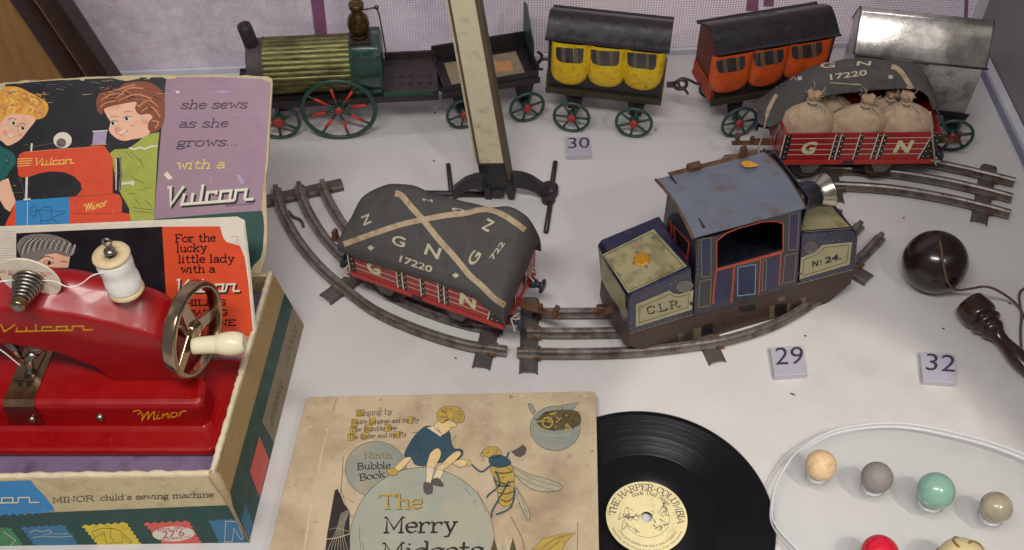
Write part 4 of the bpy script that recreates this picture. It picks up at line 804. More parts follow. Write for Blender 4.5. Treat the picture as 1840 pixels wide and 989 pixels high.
mb = MB(); mb.box(fl, uc0, uc0 + .1, .13, LW, 3.0, we + .35); mb.box(fl, uc1 - .1, uc1, .13, LW, 3.0, we + .35); mb.box(fl, uc0 + .1, uc1 - .1, LW - .1, LW, 3.0, we); mb.box(fl, uc0 + .1, uc1 - .1, .2, LW - .1, 4.2, 4.4); mb.build('cab_wall', tl_, m_dblu)
mb = MB(); S = lambda x, y, l=0.0: CP(x, y, l)
for p in (((66, 206), (128, 194), (126, 430), (72, 438)), ((608, 52), (668, 42), (655, 268), (602, 270)), ((290, 372), (402, 356), (398, 540), (288, 552)), ((160, 405), (250, 385), (238, 575), (152, 600)), ((455, 345), (548, 305), (540, 490), (452, 520))): mb.paint(S, z4(*p), 0, .008)
for p in (((60, 462), (130, 448), (122, 610), (50, 622)), ((582, 302), (650, 290), (638, 462), (566, 474)), ((66, 206), (128, 194), (126, 430), (72, 438)), ((608, 52), (668, 42), (655, 268), (602, 270)), ((448, 340), (470, 330), (462, 510), (440, 520))): mb.line(S, z4(*p), 1.0, 2, .012, closed=True)
mb.line(S, z4((292, 376), (402, 358), (398, 540), (290, 552)), 1.8, 3, .014, closed=True)
for p, wd in ((((158, 400), (148, 500), (138, 600)), 3.0), (((270, 378), (262, 480), (252, 590)), 3.4), (((432, 326), (426, 440), (420, 545)), 2.4), (((556, 285), (550, 390), (545, 490)), 2.6)): mb.line(S, z4(*p), wd, 1, .014)
mb.line(S, [(x, y) for x, y in W4], 2.0, 1, .016, closed=True); mb.line(S, z4((160, 396), (290, 362), (430, 325), (560, 283)), 2.8, 1, .017)
dots(mb, S, z4((52, 210))[0], z4((48, 420))[0], 8, .6, 4, .013); dots(mb, S, z4((150, 590))[0], z4((560, 480))[0], 3, .6, 4, .013)
mb.build('lining', cab, [i_dk, i_or, i_pale, i_sky, i_wht], fix=False)
CE = Plane(fl(uc0, 0, 0), fl.u); mb = MB(); S = lambda x, y, l=0.0: CE(x, y, l)
mb.paint(S, z3((640, 128), (715, 212), (710, 290), (655, 225)), 0, .01); mb.line(S, z3((622, 92), (728, 205), (716, 308), (642, 232)), 2.6, 1, .014, closed=True); mb.line(S, z3((540, 92), (612, 180), (722, 330)), 2.2, 1, .012); mb.line(S, z3((605, 60), (612, 180)), 2.4, 1, .012)
mb.build('end_window', cab, [i_ink, i_or], fix=False)
# arched roof sheet
uR0, uR1 = fl.px(1244, 430, -.22)[0], fl.px(1451, 362, -.22)[0]; R = []
for u_ in (uR0, uR1):
    pr = [(-.22 + (LW + .44) * k / 14, we + .4 * math.sin(math.pi * k / 14) ** .9) for k in range(15)]
    R.append([fl(u_, v, w_) for v, w_ in pr] + [fl(u_, v, w_ + .1) for v, w_ in pr[::-1]])
mb = MB(); mb.rings(R, 0, False); rf = mb.build('roof', tl_, m_lroof); rf.data.polygons.foreach_set('use_smooth', [len(p.vertices) == 4 for p in rf.data.polygons]); rf.modifiers.new('split', 'EDGE_SPLIT').split_angle = math.radians(35)
g = MB(); g.tube([fl(uR0 + .02, v, w_ + .05) for v, w_ in pr], .09, 8); g.build('rim', rf, mat('rusted edge', sr(104, 78, 62), .6, .3, .3, 2, bump=.3)); g = MB(); g.tube([fl(uR1 - .02, v, w_ + .05) for v, w_ in pr], .08, 8); g.build('rim', rf, MATS['rusted edge'])
g = MB(); g.box(fl, uR0 + .9, uR1 - .4, LW - .1, LW + .5, we + .02, we + .12); g.box(fl, uR0 + 2.0, uR0 + 2.8, LW, LW + .45, we + .14, we + .5); g.prism(fl, [(uR1 - 1.6, we + .1), (uR1 - 1.1, we + .1), (uR1 - 1.3, we + .9), (uR1 - 1.6, we + .8)], LW + .1, LW + .4); g.build('gutter', rf, m_rust, bevel=.02)
mb = MB(); pl_ = plane3(fl(uR0, LW * .62, we + .68), fl(uR1, LW * .62, we + .68), fl(uR0, LW * .8, we + .5)); mb.paint(pl_, smooth(zl((750, 106), (775, 98), (805, 104), (828, 118), (795, 126), (765, 124)), 3, True), 0, .05); mb.build('gilt_mark', rf, i_gold, fix=False)
# headlamp on the far end of the roof
lc = fl(uR1 + .25, LW * .52 - 1.3, we - .6); ld = (fl.u + Vector((0, 0, .10))).normalized()
mb = MB(); mb.lathe(lc, ld, [(0, .65), (.2, .72), (1.25, .72), (1.3, .6)], 28); lm = mb.build('headlamp', tl_, mat('dark lamp casing', sr(52, 52, 54), .35, .4, .2, 2))
mb = MB(); mb.lathe(lc, ld, [(1.2, .6), (1.45, .72), (1.7, .84), (1.95, .97), (2.02, .99), (2.0, .9), (1.75, .72), (1.5, .6), (1.5, .05)], 36); mb.build('reflector', lm, mat('nickel lamp rim', sr(190, 182, 164), .25, 1.0, .12, 2))
# skirt with cut-outs and bolts
sk = q((1132, 600), (1130, 622), (1174, 634), (1240, 633), (1313, 626), (1407, 597), (1489, 543), (1529, 510), (1533, 485)); sp = fl.pl(.06); qs = [fl.px(x, y, .06) for x, y in ((1132, 600), (1130, 622), (1174, 634), (1240, 633), (1313, 626), (1407, 597), (1489, 543), (1529, 510), (1533, 485))]
mb = MB(); mb.prism(fl, qs, .06, .2); mb.prism(fl, [(u, w_) for u, w_ in qs], LW - .2, LW - .06); skt = mb.build('skirt', tl_, m_skirt, bevel=.02)
mb = MB(); mb.prism(Fr(fl(.0, 0, 0), fl.v), [(.06, 2.95), (.06, qs[1][1]), (.5, 1.2), (LW - .5, 1.2), (LW - .06, qs[1][1]), (LW - .06, 2.95)], .02, -.12); mb.build('skirt', tl_, m_skirt, bevel=.03)
S = lambda x, y, l=0.0: sp(x, y, l); mb = MB()
for p, mi in ((z4((292, 622), (400, 602), (402, 640), (310, 656)), 0), (z4((524, 606), (592, 596), (586, 672), (520, 676)), 0), (z3((815, 750), (885, 738), (872, 830), (808, 832)), 0), (z4((488, 614), (516, 608), (514, 684), (486, 686)), 1), (z4((598, 600), (616, 596), (610, 650), (592, 656)), 1), (z3((756, 775), (806, 762), (800, 835), (750, 845)), 1), (z3((650, 808), (690, 798), (688, 822), (672, 826), (670, 850), (660, 852), (658, 828)), 1), (z4((540, 562), (580, 555), (578, 580), (540, 585)), 1), (z4((680, 566), (712, 556), (704, 600), (686, 604)), 1)): mb.paint(S, p, mi, .008)
for a_, b_, n in (((420, 862), (500, 902), 4), ((500, 930), (760, 870), 9), ((450, 805), (560, 780), 4), ((480, 830), (545, 815), 3)): dots(mb, S, z3(a_)[0], z3(b_)[0], n, .6, 2, .01)
for a_, b_, n in (((730, 606), (860, 560), 6), ((810, 475), (860, 470), 3), ((820, 490), (860, 510), 3)): dots(mb, S, z4(a_)[0], z4(b_)[0], n, .6, 2, .01)
mb.build('fittings', skt, [i_ink, ink('worn brass grey', sr(104, 94, 74), .4), i_pale], fix=False)
mb = MB(); mb.box(fl, .3, LL - .3, .5, LW - .5, 1.6, 2.9); mb.build('chassis', tl_, m_black)
for u_ in (3.4, 6.4, 9.6, 12.2):
    for v0, s in ((.75, -1), (LW - .75, 1)): mb = MB(); mb.lathe(fl(u_, v0, 1.75), fl.v * s, [(-.1, 1.0), (0, .95), (.2, .9), (.2, .1)], 24); mb.build('wheel', tl_, m_disc)
g = MB(); f2 = Fr(fl(-.1, LW / 2, 2.6), -fl.u); g.box(f2, 0, 1.1, -.25, .25, -.06, .06); g.prism(f2, [(.6, 0), (.9, 0), (1.3, .45), (1.05, .5)], -.12, .12); g.prism(f2, [(.2, .1), (.5, .1), (1.0, .3), (.8, .42)], -.4, -.25); g.build('coupling', tl_, m_rust, bevel=.02)
g = MB(); f2 = Fr(fl(LL + .05, LW / 2, 2.7), fl.u); g.box(f2, 0, .9, -.2, .2, -.06, .06); g.prism(f2, [(.2, 0), (.45, 0), (.7, .5), (.5, .55)], -.4, -.25); g.prism(f2, [(.5, 0), (.8, 0), (1.1, .7), (.85, .75)], .0, .2); g.build('coupling', tl_, m_rust, bevel=.02)
# ================================================================== SEWING MACHINE BOX
m_card = mat('worn cream card', sr(206, 188, 146), .75, 0, .08, 1.2, bump=.15, chips=(sr(150, 126, 92), .72, 3), dirt=(sr(168, 140, 102), .35, .7))
m_cardk = mat('brown card core', sr(176, 152, 116), .85, 0, .15, 2, bump=.3)
m_purp = mat('purple grey card', sr(120, 104, 132), .6, 0, .08, 1, dirt=(sr(86, 66, 84), .35, .8))
i_pur = ink('lilac', sr(162, 132, 146), .5, .05, .8, chips=(sr(206, 186, 196), .75, 1.2), dirt=(sr(148, 116, 144), .3, .5)); i_nvy = ink('ink black', sr(28, 26, 32), .45, .15, 1, chips=(sr(120, 110, 104), .765, 1.6)); i_dgr = ink('bottle green', sr(30, 72, 66), .5, .1, 1.2, chips=(sr(150, 150, 130), .77, 2))
i_red = ink('poster red', sr(226, 78, 42), .45, .06, 1); i_sky2 = ink('azure', sr(52, 138, 196), .5, .06, 1.5); i_hy = ink('blond', sr(232, 166, 62), .5, .1, 4); i_hy2 = ink('blond light', sr(248, 210, 120), .5); i_hb = ink('auburn', sr(140, 74, 44), .5, .12, 3); i_hb2 = ink('auburn light', sr(206, 140, 96), .5)
i_skin = ink('printed pink', sr(244, 190, 158), .5, .03, 2); i_teal = ink('teal dress', sr(22, 96, 90), .5, .1, 3); i_lime = ink('lime dress', sr(168, 176, 72), .5, .08, 2); i_olv = ink('olive fold', sr(104, 112, 40), .5); i_wh = ink('paper white', sr(232, 222, 204), .6, .04, 2); i_yl = ink('letter yellow', sr(238, 206, 104), .5); i_dkt = ink('letter dark', sr(66, 46, 70), .5); i_k = ink('line black', sr(24, 20, 22), .5); i_gr = ink('mid grey', sr(130, 122, 118), .5); i_blush = ink('blush pink', sr(236, 158, 130), .5); i_lil = ink('pale lilac', sr(176, 158, 190), .5); i_pnk = ink('coral', sr(226, 96, 84), .5, .06, 2); i_mag = ink('magenta', sr(190, 50, 90), .5); i_tan = ink('kraft tan', sr(176, 146, 96), .65, .06, 1); i_gb = ink('greyish tan', sr(150, 136, 112), .65, .08, 1); i_orl = ink('leaflet orange', sr(228, 84, 48), .5, .04, 1); i_yel2 = ink('patch yellow', sr(226, 200, 62), .5); i_grn2 = ink('patch green', sr(70, 140, 90), .5); i_chk = ink('pink halftone', sr(226, 160, 148), .6, .12, 14)
T0, T1, B0, B1 = az(385, 856, 6.0), az(490, 491, 6.0), az(447, 975, 0), az(546, 585, 0)
TL = T0 + (az(0, 861, 6.0) - T0).normalized() * 20; BL = B0 + (TL - T0)
TLb, BLb = T1 + Vector((-20, .2, 0)), B1 + Vector((-20, 0, 0))
tb = thing('cardboard_box', 'printed cream and green cardboard box tray holding the red sewing machine', 'box', ((B0 + BL) / 2 + Vector((0, 7, 0))))
mb = MB(); mb.slab([T0, TL, BL, B0], (0, .28, 0)); wf = mb.build('front_wall', tb, m_card, bevel=.05)
mb = MB(); mb.slab([T0 + Vector((0, .29, 0)), T1, B0 + (T1 - T0) + (B1 - B0 - (T1 - T0)) * 1.0, B0 + Vector((0, .29, 0))], (-.28, 0, 0)); wr = mb.build('side_wall', tb, m_card, bevel=.05)
mb = MB(); mb.slab([T1 + Vector((-.29, 0, 0)), TLb, BLb, B1 + Vector((-.29, 0, 0))], (0, -.25, 0)); mb.build('back_wall', tb, m_card, bevel=.05)
mb = MB(); mb.slab([Vector((T0.x - .34, T0.y + .32, 4.62)), Vector((TL.x, TL.y + .32, 4.62)), Vector((TLb.x, TLb.y - .3, 4.62)), Vector((T1.x - .34, T1.y - .3, 4.62))], (0, 0, .1)); mb.build('platform', tb, m_purp)
zb = Z(0, 680, 3.2); FP = plane3(T0, TL, B0); mb = MB()
mb.paint(FP, zb((-200, 790), (1330, 728), (1432, 944), (-200, 992)), 0, .008)
mb.paint(FP, zb((-200, 600), (178, 586), (205, 625), (252, 670), (308, 742), (312, 768), (290, 760), (272, 776), (250, 763), (230, 780), (208, 767), (188, 784), (165, 770), (145, 788), (122, 773), (100, 790), (78, 777), (55, 792), (30, 778), (0, 794), (-200, 800)), 1, .012)
def zig(a, b, c_, d, n=6, amp=5):
    out = []
    for p, q_ in ((a, b), (b, c_), (c_, d), (d, a)):
        for i in range(n * 2): t = i / (2 * n); s_ = amp if i % 2 else -amp; l = math.hypot(q_[0] - p[0], q_[1] - p[1]); out.append((p[0] + (q_[0] - p[0]) * t + (q_[1] - p[1]) / l * s_, p[1] + (q_[1] - p[1]) * t - (q_[0] - p[0]) / l * s_))
    return out
for c4, mi in ((((-120, 862), (58, 858), (148, 975), (-80, 984)), 2), (((120, 856), (368, 842), (458, 964), (212, 974)), 3), (((472, 846), (725, 828), (815, 958), (570, 966)), 4), (((826, 832), (1085, 820), (1158, 948), (942, 954)), 5), (((1200, 816), (1366, 808), (1412, 942), (1262, 948)), 3)): mb.paint(FP, zb(*zig(*c4)), mi, .014)
mb.paint(FP, ell(*zb((998, 893))[0], 38, 13.5, 32, -.03), 6, .02)
print_sans(mb, FP, "27'6", zb((935, 917))[0], zb((1062, 904))[0], (-1, -12.5), 7, .026, .0)
print_sans(mb, FP, 'RETAIL   PRICE', zb((905, 880))[0], zb((1068, 862))[0], (0, -5), 7, .026); print_sans(mb, FP, 'INCLUDING P.T.', zb((925, 932))[0], zb((1098, 915))[0], (0, -4), 7, .026)
text(mb, FP, 'MINOR', zb((302, 716))[0], zb((545, 704))[0], 6.4, 1.5, 8, .016, nib=(.5, .45)); text(mb, FP, "child's sewing machine", zb((578, 702))[0], zb((1230, 682))[0], 6.2, 1.5, 8, .016, nib=(.5, .5))
text(mb, FP, None, zb((-330, 724))[0], zb((232, 716))[0], 11, 2.6, 0, .016, gl=SCRIPT); text(mb, FP, None, zb((-334, 720))[0], zb((228, 712))[0], 11, 2.4, 6, .02, gl=SCRIPT)
for pts, mi in ((((175, 885), (205, 872), (240, 880), (285, 870), (300, 885), (250, 895), (390, 892)), 6), (((190, 915), (250, 905), (330, 912), (420, 905)), 6), (((1298, 820), (1292, 940), (1335, 938), (1345, 860), (1385, 925), (1400, 920), (1366, 822), (1298, 820)), 6), (((530, 880), (590, 860), (650, 862), (690, 875), (760, 940), (745, 948), (700, 900), (705, 945), (612, 945), (600, 890), (545, 915), (530, 880)), 8), (((640, 862), (632, 905), (660, 940)), 8), (((20, 880), (90, 930), (60, 960)), 6)): mb.line(FP, zb(*pts), .8, mi, .02)
mb.build('printed_label', wf, [i_dgr, i_sky2, i_grn2, ink('dull blue', sr(58, 120, 156), .5), i_yel2, i_pnk, i_wh, i_mag, i_k], fix=False)
RP_ = plane3(T0, T1, B0); SW = lambda s, t, l=0.0: (lambda p: p + (RP_.n * l))((T0 * (1 - s) + T1 * s) * (1 - t) + (B0 * (1 - s) + B1 * s) * t)
mb = MB()
for a, b, s0, s1, mi in ((.03, .36, 0, 1, 0), (.36, .62, 0, 1, 1), (.62, 1.0, .42, 1, 2), (.62, 1.0, 0, .42, 1)):
    n = 12; mb.grid([[SW(s0 + (s1 - s0) * i / n, t, .012) for i in range(n + 1)] for t in (a, b)], mi, False)
for s0, s1, t0, t1, mi in ((.2, .36, .64, .98, 3), (.02, .09, .72, .98, 4)): mb.add([SW(s0, t0, .018), SW(s1, t0, .018), SW(s1 - .02, t1, .018), SW(s0 - .02, t1, .018)], [(0, 1, 2, 3)], mi)
rnd = random.Random(4)
for w0 in (.46, .74):                                # worn handwriting on the tan part
    pts = [(w0 + .2 * i / 22, .82 + .1 * math.sin(i * 1.9) * (1 - .3 * (i % 3))) for i in range(23)]
    mb.line(lambda x, y, l=0.0: SW(x, y, l), pts, .007, 5, .02)
mb.build('printed_label', wr, [i_tan, i_dgr, i_gb, i_pnk, ink('dull blue', sr(58, 120, 156)), ink('faint brown', sr(96, 80, 58))], fix=False)
mb = MB(); n = 16; rnd = random.Random(9)             # torn, rubbed top edges
for A, B_, wv in ((T0, TL, (0, .16, 0)), (T0 + Vector((-.14, .2, 0)), T1 + Vector((-.14, 0, 0)), (0, 0, 0))):
    P = [A.lerp(B_, i / 60) + Vector(wv) + Vector((0, 0, .02 + rnd.uniform(-.03, .05))) for i in range(61)]; mb.tube(P, [.15 + rnd.uniform(-.03, .05) for _ in P], 8)
mb.build('worn_edge', tb, mat('rubbed card edge', sr(222, 206, 172), .85, 0, .12, 2, bump=.3))
mb = MB(); c0 = T0 + Vector((.0, .05, -.1)); c1 = B0.lerp(T0, .55) + Vector((.05, -.03, 0)); mb.tube([c0 + Vector((-.25, .2, .1)), c0, c0.lerp(c1, .5) + Vector((.12, -.06, 0)), c1, B0 + Vector((.02, -.02, .1))], [.22, .3, .24, .1, .05], 8); mb.build('torn_corner', tb, m_cardk)
# ------------------------------------------------------------------ upright lid
z1 = Z(0, 120, 3.296); LP = plane3(ay(475, 490, 42.6), ay(489, 140, 50.5), ay(475, 490, 42.6) + Vector((-5, 0, 0)))
tlid = thing('picture_lid', 'worn sewing machine box lid leaning upright with two printed children and lilac panel', 'box lid', ay(240, 490, 42.6))
rnd = random.Random(2); top = [(-60, 104), (0, 100), (28, 92)] + [(x, 92 - 40 * min(1, x / 700) + rnd.uniform(-4, 4)) for x in range(60, 1540, 40)] + [(1585, 58), (1610, 72), (1613, 100), (1600, 330), (1588, 560), (1565, 760), (1572, 900), (1582, 990), (1572, 1120), (1556, 1180), (1545, 1225), (-60, 1300)]
mb = MB(); mb.slab([LP(x, y) for x, y in z1(*top)], -LP.n * .22); lidp = mb.build('lid_board', tlid, m_card, bevel=.03)
mb = MB(); M = [i_nvy, i_pur, i_dgr, i_red, i_sky2, i_hy, i_hy2, i_hb, i_hb2, i_skin, i_teal, i_lime, i_olv, i_wh, i_yl, i_dkt, i_k, i_gr, i_lil, m_card, i_blush]
NV, PU, DG, RE, SK, HY, HY2, HB, HB2, SN, TE, LI, OL, WH, YL, DK, KK, GR, LL_, CA = range(20)
def p(pts, mi, l, sm=0, cl=True): q_ = z1(*pts); mb.paint(LP, smooth(q_, sm, cl) if sm else q_, mi, l)
def ln(pts, wd, mi, l=.05, sm=0): q_ = z1(*pts); mb.line(LP, smooth(q_, sm) if sm else q_, wd, mi, l)
p([(-60, 112), (20, 106), (300, 82), (600, 70), (985, 62), (945, 500), (910, 1200), (-60, 1240)], NV, .006)
p([(985, 62), (1300, 62), (1600, 74), (1604, 110), (1590, 330), (1575, 560), (1548, 850), (912, 904), (945, 500)], PU, .010)
p([(914, 898), (1552, 852), (1562, 900), (1572, 990), (1562, 1110), (1500, 1185), (1480, 1225), (905, 1230)], DG, .008)
p([(-25, 140), (40, 118), (110, 122), (170, 150), (230, 180), (275, 210), (288, 250), (262, 300), (215, 312), (190, 290), (100, 280), (40, 290), (-25, 340)], HY, .02, 3)
for a in range(11): cx, cy = [(30, 160), (80, 150), (140, 170), (200, 205), (240, 240), (60, 205), (120, 225), (180, 255), (20, 240), (70, 255), (235, 285)][a]; ln([(cx - 24, cy + 8), (cx - 8, cy - 14), (cx + 14, cy - 10), (cx + 20, cy + 8), (cx + 4, cy + 16)], 2.2, HY2 if a % 2 else HB2, .03, 3)
p([(-25, 330), (40, 290), (100, 278), (190, 290), (215, 312), (170, 372), (128, 425), (90, 452), (45, 468), (10, 440), (-25, 420)], SN, .016, 3)
for ex, ey in ((75, 335), (130, 366)): mb.paint(LP, ell(*z1((ex, ey))[0], 6.2, 3.6, 14, .3), WH, .024); mb.paint(LP, ell(*z1((ex + 6, ey))[0], 2.6, 3.0, 12), KK, .03); ln([(ex - 24, ey - 22), (ex, ey - 32), (ex + 24, ey - 20)], 1.0, HB, .03)
p([(42, 400), (88, 408), (72, 432), (50, 424)], WH, .024); ln([(38, 398), (60, 428), (90, 408)], 1.0, RE, .028); ln([(100, 345), (112, 378), (98, 384)], .8, HB2, .028)
p([(-25, 480), (40, 490), (85, 520), (92, 570), (60, 620), (30, 660), (-25, 680)], TE, .02, 3); ln([(20, 600), (60, 560), (40, 540)], 1.6, DG, .026)
p([(-25, 690), (50, 660), (75, 740), (95, 800), (60, 860), (30, 840), (0, 790), (-25, 750)], SN, .018)
p([(20, 975), (38, 920), (62, 875), (80, 830), (95, 800), (98, 975)], RE, .022)
p([(105, 560), (115, 520), (140, 505), (300, 490), (620, 470), (640, 500), (670, 545), (668, 750), (710, 760), (725, 800), (722, 865), (770, 870), (772, 930), (410, 960), (410, 775), (455, 765), (485, 730), (480, 690), (440, 650), (380, 625), (300, 620), (220, 635), (170, 655), (125, 655), (108, 640)], RE, .026)
ln([(410, 772), (540, 765), (668, 752)], 1.2, HB, .03); ln([(440, 870), (600, 872), (722, 866)], 1.2, HB, .03); ln([(150, 508), (400, 486), (618, 470)], 1.0, HB2, .03)
p([(92, 795), (410, 772), (412, 955), (98, 985)], SK, .032)
for pts in (((175, 850), (200, 822), (225, 850), (205, 890), (180, 870)), ((180, 860), (240, 850), (390, 860), (380, 870), (320, 890)), ((240, 850), (260, 835), (300, 830), (310, 850)), ((235, 855), (245, 915), (310, 905), (305, 850)), ((245, 915), (235, 950)), ((310, 900), (370, 945)), ((285, 915), (288, 945))): ln(pts, .8, KK, .038)
ln([(165, 800), (162, 960)], 1.0, WH, .038); ln([(160, 655), (156, 790)], 4.0, WH, .03); ln([(140, 788), (182, 784)], 3.0, WH, .034); ln([(190, 455), (186, 502)], 3.2, WH, .03); ln([(115, 655), (140, 720), (150, 790)], .6, GR, .03); ln([(170, 480), (330, 450)], .6, GR, .022)
mb.paint(LP, ell(*z1((372, 436))[0], 16.5, 14.5, 24), WH, .03); mb.paint(LP, ell(*z1((364, 452))[0], 9, 8.5, 20), GR, .034); mb.line(LP, ell(*z1((364, 452))[0], 6, 5.6, 20), 1.0, KK, .038, True); mb.line(LP, ell(*z1((362, 455))[0], 3, 2.8, 12), 1.0, KK, .038, True)
p([(555, 385), (636, 380), (626, 462), (548, 466)], LL_, .03); ln([(548, 384), (640, 378)], 1.6, WH, .034); ln([(540, 466), (634, 460)], 2.0, HB2, .034)
p([(570, 210), (585, 165), (620, 145), (690, 140), (740, 100), (840, 88), (920, 110), (970, 170), (978, 280), (962, 350), (920, 388), (880, 376), (880, 330), (905, 300), (880, 280), (830, 285), (800, 250), (810, 210), (760, 215), (680, 230), (620, 250), (605, 285), (580, 265)], HB, .024, 3)
for pts in (((600, 200), (660, 165), (740, 160)), ((690, 190), (760, 130), (850, 130)), ((700, 205), (800, 165), (900, 190)), ((820, 240), (880, 200), (940, 240)), ((840, 265), (900, 240), (950, 300)), ((595, 240), (630, 215), (690, 200)), ((900, 320), (940, 330), (920, 365)), ((640, 155), (720, 130), (800, 105))): ln(pts, 2.4, HB2, .03, 4)
p([(618, 250), (680, 230), (760, 215), (810, 210), (800, 250), (830, 285), (880, 280), (908, 300), (885, 345), (890, 392), (850, 420), (790, 430), (740, 440), (700, 430), (660, 400), (645, 370), (655, 330), (632, 290)], SN, .02, 3)
for ex, ey in ((676, 336), (757, 308)): mb.paint(LP, ell(*z1((ex, ey))[0], 7, 4.2, 16, -.2), WH, .026); mb.paint(LP, ell(*z1((ex - 6, ey + 1))[0], 2.8, 3.2, 12), KK, .03); ln([(ex - 26, ey - 4), (ex, ey - 16), (ex + 24, ey - 8)], 1.2, KK, .03); ln([(ex - 24, ey - 36), (ex, ey - 44), (ex + 26, ey - 40)], .9, HB, .03)
p([(692, 388), (758, 374), (742, 398), (712, 406)], WH, .026); ln([(686, 388), (718, 408), (762, 374)], 1.3, RE, .03); ln([(690, 345), (680, 372), (700, 378)], .8, HB2, .028)
p([(640, 524), (680, 490), (780, 485), (935, 480), (912, 920), (775, 915), (765, 840), (720, 760), (690, 700), (668, 560)], LI, .022)
p([(770, 480), (812, 450), (850, 420), (900, 395), (945, 390), (935, 482), (860, 490), (800, 490)], LI, .03); ln([(765, 482), (800, 490), (830, 478), (860, 488), (890, 474), (935, 470)], 3.0, WH, .034)
for pts in (((740, 500), (790, 545)), ((770, 500), (830, 560)), ((830, 540), (850, 600)), ((770, 650), (850, 690)), ((800, 780), (830, 820)), ((860, 790), (900, 830)), ((790, 835), (912, 850)), ((790, 855), (912, 868))): ln(pts, 1.2, OL, .028)
ln([(702, 540), (708, 640), (700, 728)], 9, KK, .03); ln([(712, 535), (718, 640), (706, 735)], 2.2, GR, .036); ln([(690, 545), (690, 640), (688, 730)], 1.6, WH, .036); ln([(722, 694), (792, 686)], 4.0, WH, .036); mb.paint(LP, ell(*z1((786, 690))[0], 3.4, 4.4, 12), WH, .038)
text(mb, LP, None, z1((200, 586))[0], z1((442, 572))[0], 8.6, 1.7, YL, .036, .25, gl=SCRIPT)
for k in range(4): ln([(104, 548 + 14 * k), (196 - 4 * k, 544 + 13 * k)], 1.3, YL, .033)
text(mb, LP, None, z1((500, 862))[0], z1((640, 820))[0], 8.8, 1.6, YL, .034, .2, gl=MINOR)
for s, a, b, mi, h in (('she sews', (1070, 250), (1465, 246), DK, 9.6), ('as she', (1058, 362), (1350, 357), DK, 9.6), ('grows...', (1046, 474), (1412, 468), DK, 9.8), ('with a', (1040, 606), (1336, 601), YL, 10.0)): text(mb, LP, s, z1(a)[0], z1(b)[0], h, 2.1, mi, .02, .18)
text(mb, LP, None, z1((985, 834))[0], z1((1512, 794))[0], 22, 5.8, KK, .018, .22, gl=SCRIPT); text(mb, LP, None, z1((974, 823))[0], z1((1502, 784))[0], 22, 5.0, WH, .026, .22, gl=SCRIPT)
print_sans(mb, LP, 'MADE IN ENGLAND', z1((1340, 828))[0], z1((1506, 816))[0], (0, -3.4), DK, .02)
for c4 in (((470, 68), (510, 66), (500, 84), (478, 82)), ((650, 62), (810, 58), (830, 72), (750, 86), (700, 78)), ((860, 60), (900, 62), (880, 78)), ((960, 56), (1060, 58), (1040, 72), (1000, 76), (970, 68)), ((0, 104), (40, 100), (20, 140), (-10, 150)), ((1535, 62), (1600, 74), (1604, 96), (1570, 84))): p(list(c4), CA, .044)
for c4 in (((970, 640), (990, 620), (1025, 660), (1000, 672)), ((1400, 640), (1425, 640), (1450, 690), (1425, 700)), ((1245, 655), (1258, 655), (1250, 690)), ((1040, 140), (1070, 150), (1050, 162)), ((1270, 150), (1330, 140), (1380, 152), (1300, 160)), ((1500, 300), (1580, 296), (1575, 304)), ((1180, 690), (1190, 700), (1184, 720)), ((1200, 930), (1206, 960), (1190, 930))): p(list(c4), LL_ if c4[0][0] > 1100 else WH, .04)
p([(1556, 700), (1576, 690), (1584, 990), (1575, 1120), (1558, 1180), (1530, 1190), (1558, 1080), (1566, 960), (1556, 820)], CA, .046); p([(1480, 1225), (1500, 1180), (1560, 1120), (1556, 1182), (1540, 1226)], CA, .046)
for pts in (((1000, 300), (1180, 286), (1400, 300), (1604, 290)), ((1250, 640), (1246, 720), (1262, 800)), ((990, 120), (1200, 128), (1420, 118)), ((1480, 70), (1490, 200), (1476, 330)), ((1500, 420), (1560, 470), (1590, 480))): ln(pts, .8, LL_, .048, 4)
rnd = random.Random(21)
for k in range(60):
    x, y = rnd.uniform(20, 960), rnd.uniform(70, 170) if k % 2 else rnd.uniform(70, 900); l_ = rnd.uniform(10, 60); ln([(x, y), (x + l_ * .5, y + rnd.uniform(-3, 3)), (x + l_, y + rnd.uniform(-5, 5))], rnd.uniform(.4, .8), (GR, CA, OL)[k % 3], .05 + .0003 * k)
for cx, cy, r_ in ((700, 375, 20), (860, 330, 16), (30, 390, 16), (120, 405, 12)): mb.paint(LP, ell(*z1((cx, cy))[0], r_ / 3.3, r_ / 3.6, 16), M.index(i_blush), .0225)
for k in range(70):
    a = rnd.uniform(0, 1); x0 = 590 + 360 * a; y0 = 140 + 60 * math.sin(a * 2.2) + rnd.uniform(-40, 60)
    if y0 < 110 + 20 * abs(a - .6): y0 += 40
    if y0 > 205 and x0 < 800: y0 = 190
    ln([(x0, y0), (x0 + 14, y0 - 8 + 14 * a), (x0 + 26, y0 - 6 + 26 * a)], rnd.uniform(.5, 1.3), (HB2, HB, KK)[k % 3], .034 + .0003 * k, 3)
for k in range(60): x0, y0 = rnd.uniform(0, 262), rnd.uniform(150, 290) ; ln([(x0 - 8, y0), (x0, y0 - 9), (x0 + 9, y0 - 2), (x0 + 3, y0 + 6)], rnd.uniform(.5, 1.2), (HY2, HB2, HB)[k % 3], .036 + .0003 * k, 3)
mb.build('printed_picture', lidp, M, fix=False)
